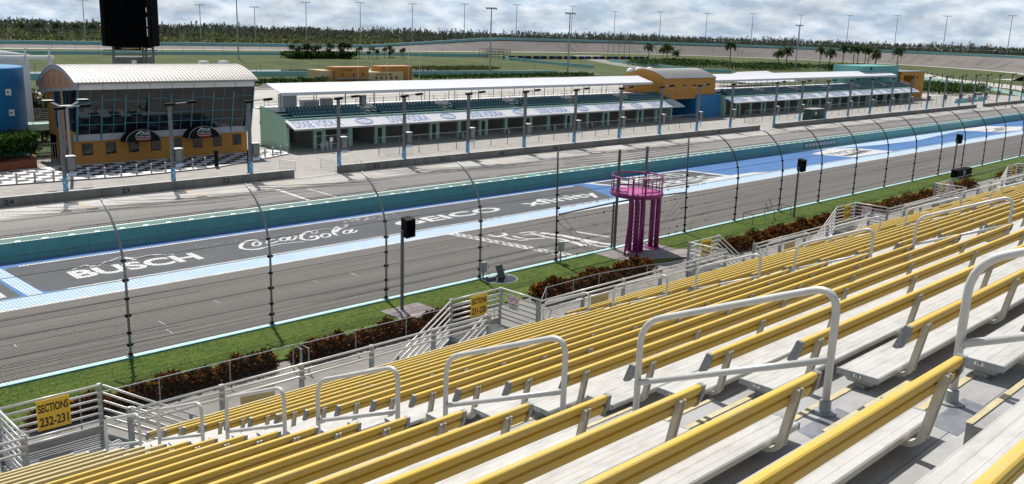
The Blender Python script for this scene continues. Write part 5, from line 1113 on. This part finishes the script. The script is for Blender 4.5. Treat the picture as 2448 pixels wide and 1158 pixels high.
# palms
PALP = [(.022, .045, .012), (.035, .07, .016), (.055, .095, .022), (.012, .026, .008)]
def palm_proto(name, h, fr, nf, seed):
    rs = random.Random(seed); t = thing(name, '', 'palm', (0, 0, 0), 'palms'); b = MB()
    b.tube([(0, 0, -.2), (.12*h*.1, 0, h*.35), (.0, .05, h*.7), (0, 0, h)], .24, 7, .14); b.build('trunk', bark, t, 'all')
    V = []; 
    c = MB()
    for k in range(nf):
        a = 2*math.pi*k/nf+rs.uniform(-.25, .25); el = rs.uniform(-.35, 1.15); n = 7; p = Vector((0, 0, h)); d = Vector((math.cos(a)*math.cos(el), math.sin(a)*math.cos(el), math.sin(el))); pts = [p.copy()]
        for i in range(n):
            p = p+d*(fr/n); d = (d+Vector((0, 0, -.30))).normalized(); pts.append(p.copy())
        for i in range(n):
            q0, q1 = pts[i], pts[i+1]; dd = (q1-q0).normalized(); s_ = dd.cross(Vector((0, 0, 1))); s_ = s_.normalized() if s_.length > .01 else Vector((1, 0, 0)); wl = fr*.24*(1-.65*(i/n)**2)*(.5 if i == 0 else 1)
            for m_ in range(2):
                f0 = q0.lerp(q1, m_/2); f1 = q0.lerp(q1, m_/2+.36)
                for sg in (-1, 1): c.add([f0, f1, f1+s_*sg*wl*.9+dd*wl*.35+Vector((0, 0, -wl*.45)), f0+s_*sg*wl+dd*wl*.3+Vector((0, 0, -wl*.5))], [(0, 1, 2, 3)])
    me = c.mesh('crown', leaf); n = len(me.polygons); cc = np.array(PALP)[rng.integers(0, 4, n)]*(.7+.6*rng.random((n, 1)))
    at = me.color_attributes.new('Col', 'FLOAT_COLOR', 'CORNER'); at.data.foreach_set('color', np.repeat(np.hstack([cc, np.ones((n, 1))]), 4, 0).ravel()); inst('crown', me, t)
    return t
pr_ = [palm_proto('palm_tree', 7.5, 3.6, 18, 1), palm_proto('palm_tree', 9.5, 3.4, 16, 2), palm_proto('palm_tree', 5.2, 3.3, 16, 3)]; used = [False]*3
def palm(kind, x, y, s_, lab, z=G):
    if not used[kind]: used[kind] = True; o = pr_[kind]; o['label'] = lab; o.location = (x, y, z)
    else: o = copy_tree(pr_[kind], (x, y, z), lab)
    o.rotation_euler.z = random.uniform(0, 6.28); o.scale = (s_, s_, s_)
for i, (x, y) in enumerate(((168, 560), (179, 566), (190, 570), (202, 574), (213, 578), (225, 582), (236, 588))): palm(1, x, y, 1.12, 'far palm, %s from the left beyond the back straight' % ORD[i+1])
for i in range(24):
    f_ = (i/23)**1.25; x = 197+62*f_+random.uniform(-1.5, 1.5); y = 327+4*f_+random.uniform(-4, 4); palm((0, 2)[i % 2] if i > 12 else (0, 0, 2)[i % 3], x, y, random.uniform(.6, .82) if i < 13 else random.uniform(.5, .66), 'palm, %s from the left in the row on the grass bank' % ORD[i+1], bz(x, y)-.1)
RP = [(426, 322, 0, 1.45), (434, 318, 0, 1.2), (408, 296, 0, 1.5), (406, 289, 0, 1.1), (395, 249, 1, 1.5), (440, 248, 0, 1.35), (452, 250, 0, 1.6), (456, 233, 1, 1.35), (465, 232, 0, 1.55), (478, 231, 1, 1.5), (484, 228, 1, 1.45), (500, 233, 1, 1.45), (505, 231, 1, 1.4), (520, 236, 1, 1.35), (516, 230, 0, 1.35), (530, 236, 1, 1.25), (560, 236, 0, 1.75)]
for i, (x, y, k, s_) in enumerate(RP): palm(k, x, y, s_*.88, 'palm, %s from the left in the right-hand infield group' % ORD[i+1])
# infield light masts
def mast(x, y, h, lab, cat='light mast', w_=3.2):
    t = thing('light_mast', lab, cat, (x, y, G), 'light masts'); MB().tube([(x, y, G), (x, y, G+h)], .32, 8, .17).build('pole', galv, t)
    MB().bar((x-w_/2*.7, y+w_/2*.7, G+h), (x+w_/2*.7, y-w_/2*.7, G+h), .12, .14).build('cross_arm', galv_dk, t)
    for k in range(5): f_ = (k-2)/2; xx, yy = x+f_*w_/2*.7, y-f_*w_/2*.7; MB().prism([(xx-.32, yy-.3, G+h-.35), (xx+.32, yy-.3, G+h-.35), (xx+.3, yy+.3, G+h+.1), (xx-.3, yy+.3, G+h+.1)], (0, 0, .26)).build('floodlight', galv_dk, t)
mast(171.7, 322, 26, 'tall light mast rising behind the victory lane roof'); mast(221.3, 235.8, 23, 'light mast beside the pond behind the canopy'); mast(250.5, 225.5, 22.4, 'light mast at the small bleacher'); mast(421, 227.7, 22.3, 'light mast among the right-hand palms')
t = thing('scaffold_stand', 'dark scaffold stand beyond the grass bank', 'scaffold', (336, 353, G))
for x in range(327, 347, 3):
    for y in (352, 357): MB().tube([(x, y, G), (x, y, 4.2)], .09, 5).build('upright', galv_dk, t)
for z in (0, 1.4, 2.8, 4.1): MB().bar((327, 352, z), (345, 352, z), .12, .2).build('ledger', galv_dk, t); MB().bar((327, 357, z), (345, 357, z), .12, .2).build('ledger', galv_dk, t)
t = thing('scaffold_gantry', 'brown gantry row of panels on legs before the banking', 'gantry', (495, 400, G))
for k in range(12): MB().box(484+1.75*k, 485.4+1.75*k, 399.8-.42*k, 400-.42*k, 7.2, 9.6).build('panel', seam_m, t)
for k in range(5): MB().tube([(485+4.5*k, 401-1.1*k, G), (485+4.5*k, 401-1.1*k, 8)], .15, 5).build('leg', galv_dk, t)
cb = thing('tyre_barrier', 'long tyre barrier with blue and yellow blocks in the infield', 'barrier', (354, 367, G))
for k in range(60):
    x = 354+2.0*k; MB().box(x, x+1.9, 366-.13*k, 367-.13*k, G, .2).build('block', (pblue if k % 6 == 1 else nose_y if k % 6 == 4 else tyre), cb)
# wall-side posts with boxes along the right-hand road
for i in range(18):
    f_ = i/17; x, y = 452-118*f_, 184-82*f_; t = thing('sign_board', 'small grey board on a post, %s along the right-hand road wall' % ORD[i+1], 'sign', (x, y, G), 'boards by the right-hand road'); MB().bar((x, y, G), (x, y, 1.9), .1, .1).build('post', galv_dk, t); MB().box(x-.5, x+.5, y-.06, y+.04, .8, 2.0).build('board', galv_dk, t)
# ================================================================== FAR OVAL
CX, CY, RI = 499.4, 311.2, 168.9
path = [(x, CY+RI, x) for x in np.linspace(-260, 480, 38)]
arc_p = []
for k in range(61):
    a = math.pi/2-math.pi*k/60*1.05; arc_p.append((CX+RI*math.cos(a), CY+RI*math.sin(a), a))
def bank(x): return 1.4+(7.9-1.4)*min(1, max(0, (x-360)/110))
inner, outer = [], []
for x, y, _ in path: inner.append((x, y, G)); outer.append((x, y+18, G+bank(x)))
for x, y, a in arc_p: inner.append((x, y, G)); outer.append((CX+(RI+18)*math.cos(a), CY+(RI+18)*math.sin(a), G+7.9))
b = MB()
for i in range(len(inner)-1): b.poly([inner[i], inner[i+1], outer[i+1], outer[i]])
fo = struct(b.build('far_banking', far_asph))
b = MB()
def off(p, q, d): v = Vector(q)-Vector(p); v.z = 0; v.normalize(); return Vector(p)-v*d
for i in range(len(inner)-1): b.poly([off(inner[i], outer[i], 9)+Vector((0, 0, -.01)), off(inner[i+1], outer[i+1], 9)+Vector((0, 0, -.01)), inner[i+1], inner[i]])
b.build('apron_lane', concrete_b, fo)
fwl = thing('far_track_wall', 'teal outer wall with white cap around the far banking', 'wall', (500, 500, G))
for i in range(len(outer)-1):
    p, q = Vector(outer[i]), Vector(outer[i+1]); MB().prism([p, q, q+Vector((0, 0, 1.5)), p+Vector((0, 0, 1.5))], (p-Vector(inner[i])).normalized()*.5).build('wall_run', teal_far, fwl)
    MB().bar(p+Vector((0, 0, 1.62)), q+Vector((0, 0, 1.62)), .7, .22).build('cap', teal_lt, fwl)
ff = thing('far_catch_fence', 'thin far catch fence on posts above the banking wall', 'fence', (450, 505, 6))
for i in range(18, len(outer)-1):
    p, q = Vector(outer[i]), Vector(outer[i+1])
    for f_ in (0, .5): c = p.lerp(q, f_); MB().tube([c+Vector((0, 0, 1.5)), c+Vector((0, 0, 7.2))], .10, 4).build('post', galv_dk, ff)
    for z in (4.2, 7.2): MB().tube([p+Vector((0, 0, z)), q+Vector((0, 0, z))], .04, 4).build('cable', galv_dk, ff)
# skid streaks climbing the banking
b = MB()
for k in range(46):
    i = random.randint(40, len(inner)-8); f_ = random.uniform(0, 1); p0 = Vector(inner[i]).lerp(Vector(inner[i+1]), f_); p1 = Vector(outer[i]).lerp(Vector(outer[i+1]), f_); t_ = (Vector(inner[i+1])-Vector(inner[i])).normalized()
    a = p0.lerp(p1, random.uniform(.05, .4)); c = p0.lerp(p1, random.uniform(.6, .95))+t_*random.uniform(-6, 6); n_ = Vector((0, 0, .06)); b.poly([a+n_, a+t_*.5+n_, c+t_*.5+n_, c+n_])
b.build('skid_marks', mat('rubber marks', (.05, .046, .045), .9), fo)
# far light towers
TP = [(197, 0), (477, 12), (608, 17), (731, 6), (861, 7), (986, 10), (1111, 10), (1236, 12), (1369, 15), (1471, 28), (1580, 29), (1691, 32), (1801, 33), (1916, 36), (2031, 37), (2147, 38), (2265, 39), (2421, 38)]
def rayp(x, y): return r2*((x-1224)/FPX)-u2*((y-579)/FPX)+fw
LTX = [(210, 562), (288, 574), (330, 590)]
for i, (x, y) in enumerate(TP):
    d = rayp(x, y); h_ = Vector((d.x, d.y, 0)).length
    best = None
    for D in np.arange(300, 900, 2):                   # stand just outside the far wall
        P = Vector((0, 0, CAMH))+d*(D/h_)
        rad = math.hypot(P.x-CX, P.y-CY) if P.x > CX else P.y-CY
        if rad > RI+34: best = P; break
    mast_h = best.z-G
    mast(best.x, best.y, mast_h, 'tall far floodlight tower, %s from the left on the horizon' % ORD[i+1], w_=5.2)
# ---- treeline: casuarina wood and scrub beyond the far wall
pts = []; 
bush('shrub_bed', 'dark shrubs under the left palms of the grass bank', 195, 226, 322, 332, 2.8, 6000, .9, 'shrubs', 'paddock shrubs', z0=.3)
def tl(x0, y0, x1, y1, n, hmin, hmax, per=105):
    for k in range(n):
        f_ = random.random(); x = x0+(x1-x0)*f_+random.gauss(0, 10); y = y0+(y1-y0)*f_+random.gauss(0, 12); h = random.uniform(hmin, hmax)*(1.0+.10*math.sin(f_*23)+.08*math.sin(f_*61))*(1.12 if random.random() < .08 else 1); w_ = h*random.uniform(.16, .34)
        q = rng.random(per); a = rng.random(per)*6.283; rr = w_*(1-q)**.7*np.sqrt(rng.random(per)); pts.append(np.stack([x+rr*np.cos(a), y+rr*np.sin(a), G+.04*h+h*.96*q], 1))
tl(-120, 612, 470, 640, 420, 5.5, 9); tl(-120, 640, 470, 690, 300, 7, 11); tl(-200, 720, 700, 800, 300, 8, 12)
tl(470, 640, 700, 520, 320, 8, 13); tl(700, 520, 860, 250, 340, 8.5, 12.5); tl(860, 250, 900, 60, 220, 8.5, 12.5); tl(760, 660, 1200, 200, 620, 11, 14.5)
na = 30000; aa = np.radians(2+84*rng.random(na)); dd = np.where(aa > .79, 700, 880)+380*rng.random(na); pts.append(np.stack([dd*np.cos(aa), dd*np.sin(aa), G+3.5+np.where(aa > .79, 5.2+1.3*np.sin(aa*70), 8.2)*rng.random(na)], 1))
C = np.concatenate(pts); tag(leaves('casuarina_wood', C, np.where(np.arange(len(C)) >= len(C)-na, 3.0, 1.45), [(.062, .073, .052), (.075, .088, .062), (.088, .10, .072), (.048, .058, .042)], needle, None, .30, tilt=2.2), 'dark casuarina wood along the horizon beyond the far track', 'wood', kind='stuff')  # needle tones lightened and greyed to stand in for distance haze
n = 9000; sx = -120+560*rng.random(n); sy = 540+55*rng.random(n); szz = G+6.4*rng.random(n)*(.5+.5*np.sin(sx*.05)**2)+(sy-540)*.03
tag(leaves('scrub', np.stack([sx, sy, szz], 1), 2.0, [(.10, .115, .04), (.14, .145, .055), (.075, .085, .035), (.055, .065, .025)], needle, None, .6), 'olive scrub between the back straight wall and the wood', 'scrub', kind='stuff')
# utility poles on the right horizon
for i, (x, y, h) in enumerate(((900, 330, 17), (960, 200, 15), (840, 420, 15))):
    t = thing('utility_pole', 'thin dark utility pole, %s on the right horizon' % ORD[i+1], 'pole', (x, y, G), 'utility poles'); MB().tube([(x, y, G), (x, y, G+h)], .3, 6, .2).build('pole', bark, t); MB().bar((x-1.3, y+1.3, G+h-.8), (x+1.3, y-1.3, G+h-.8), .2, .2).build('cross_arm', bark, t)
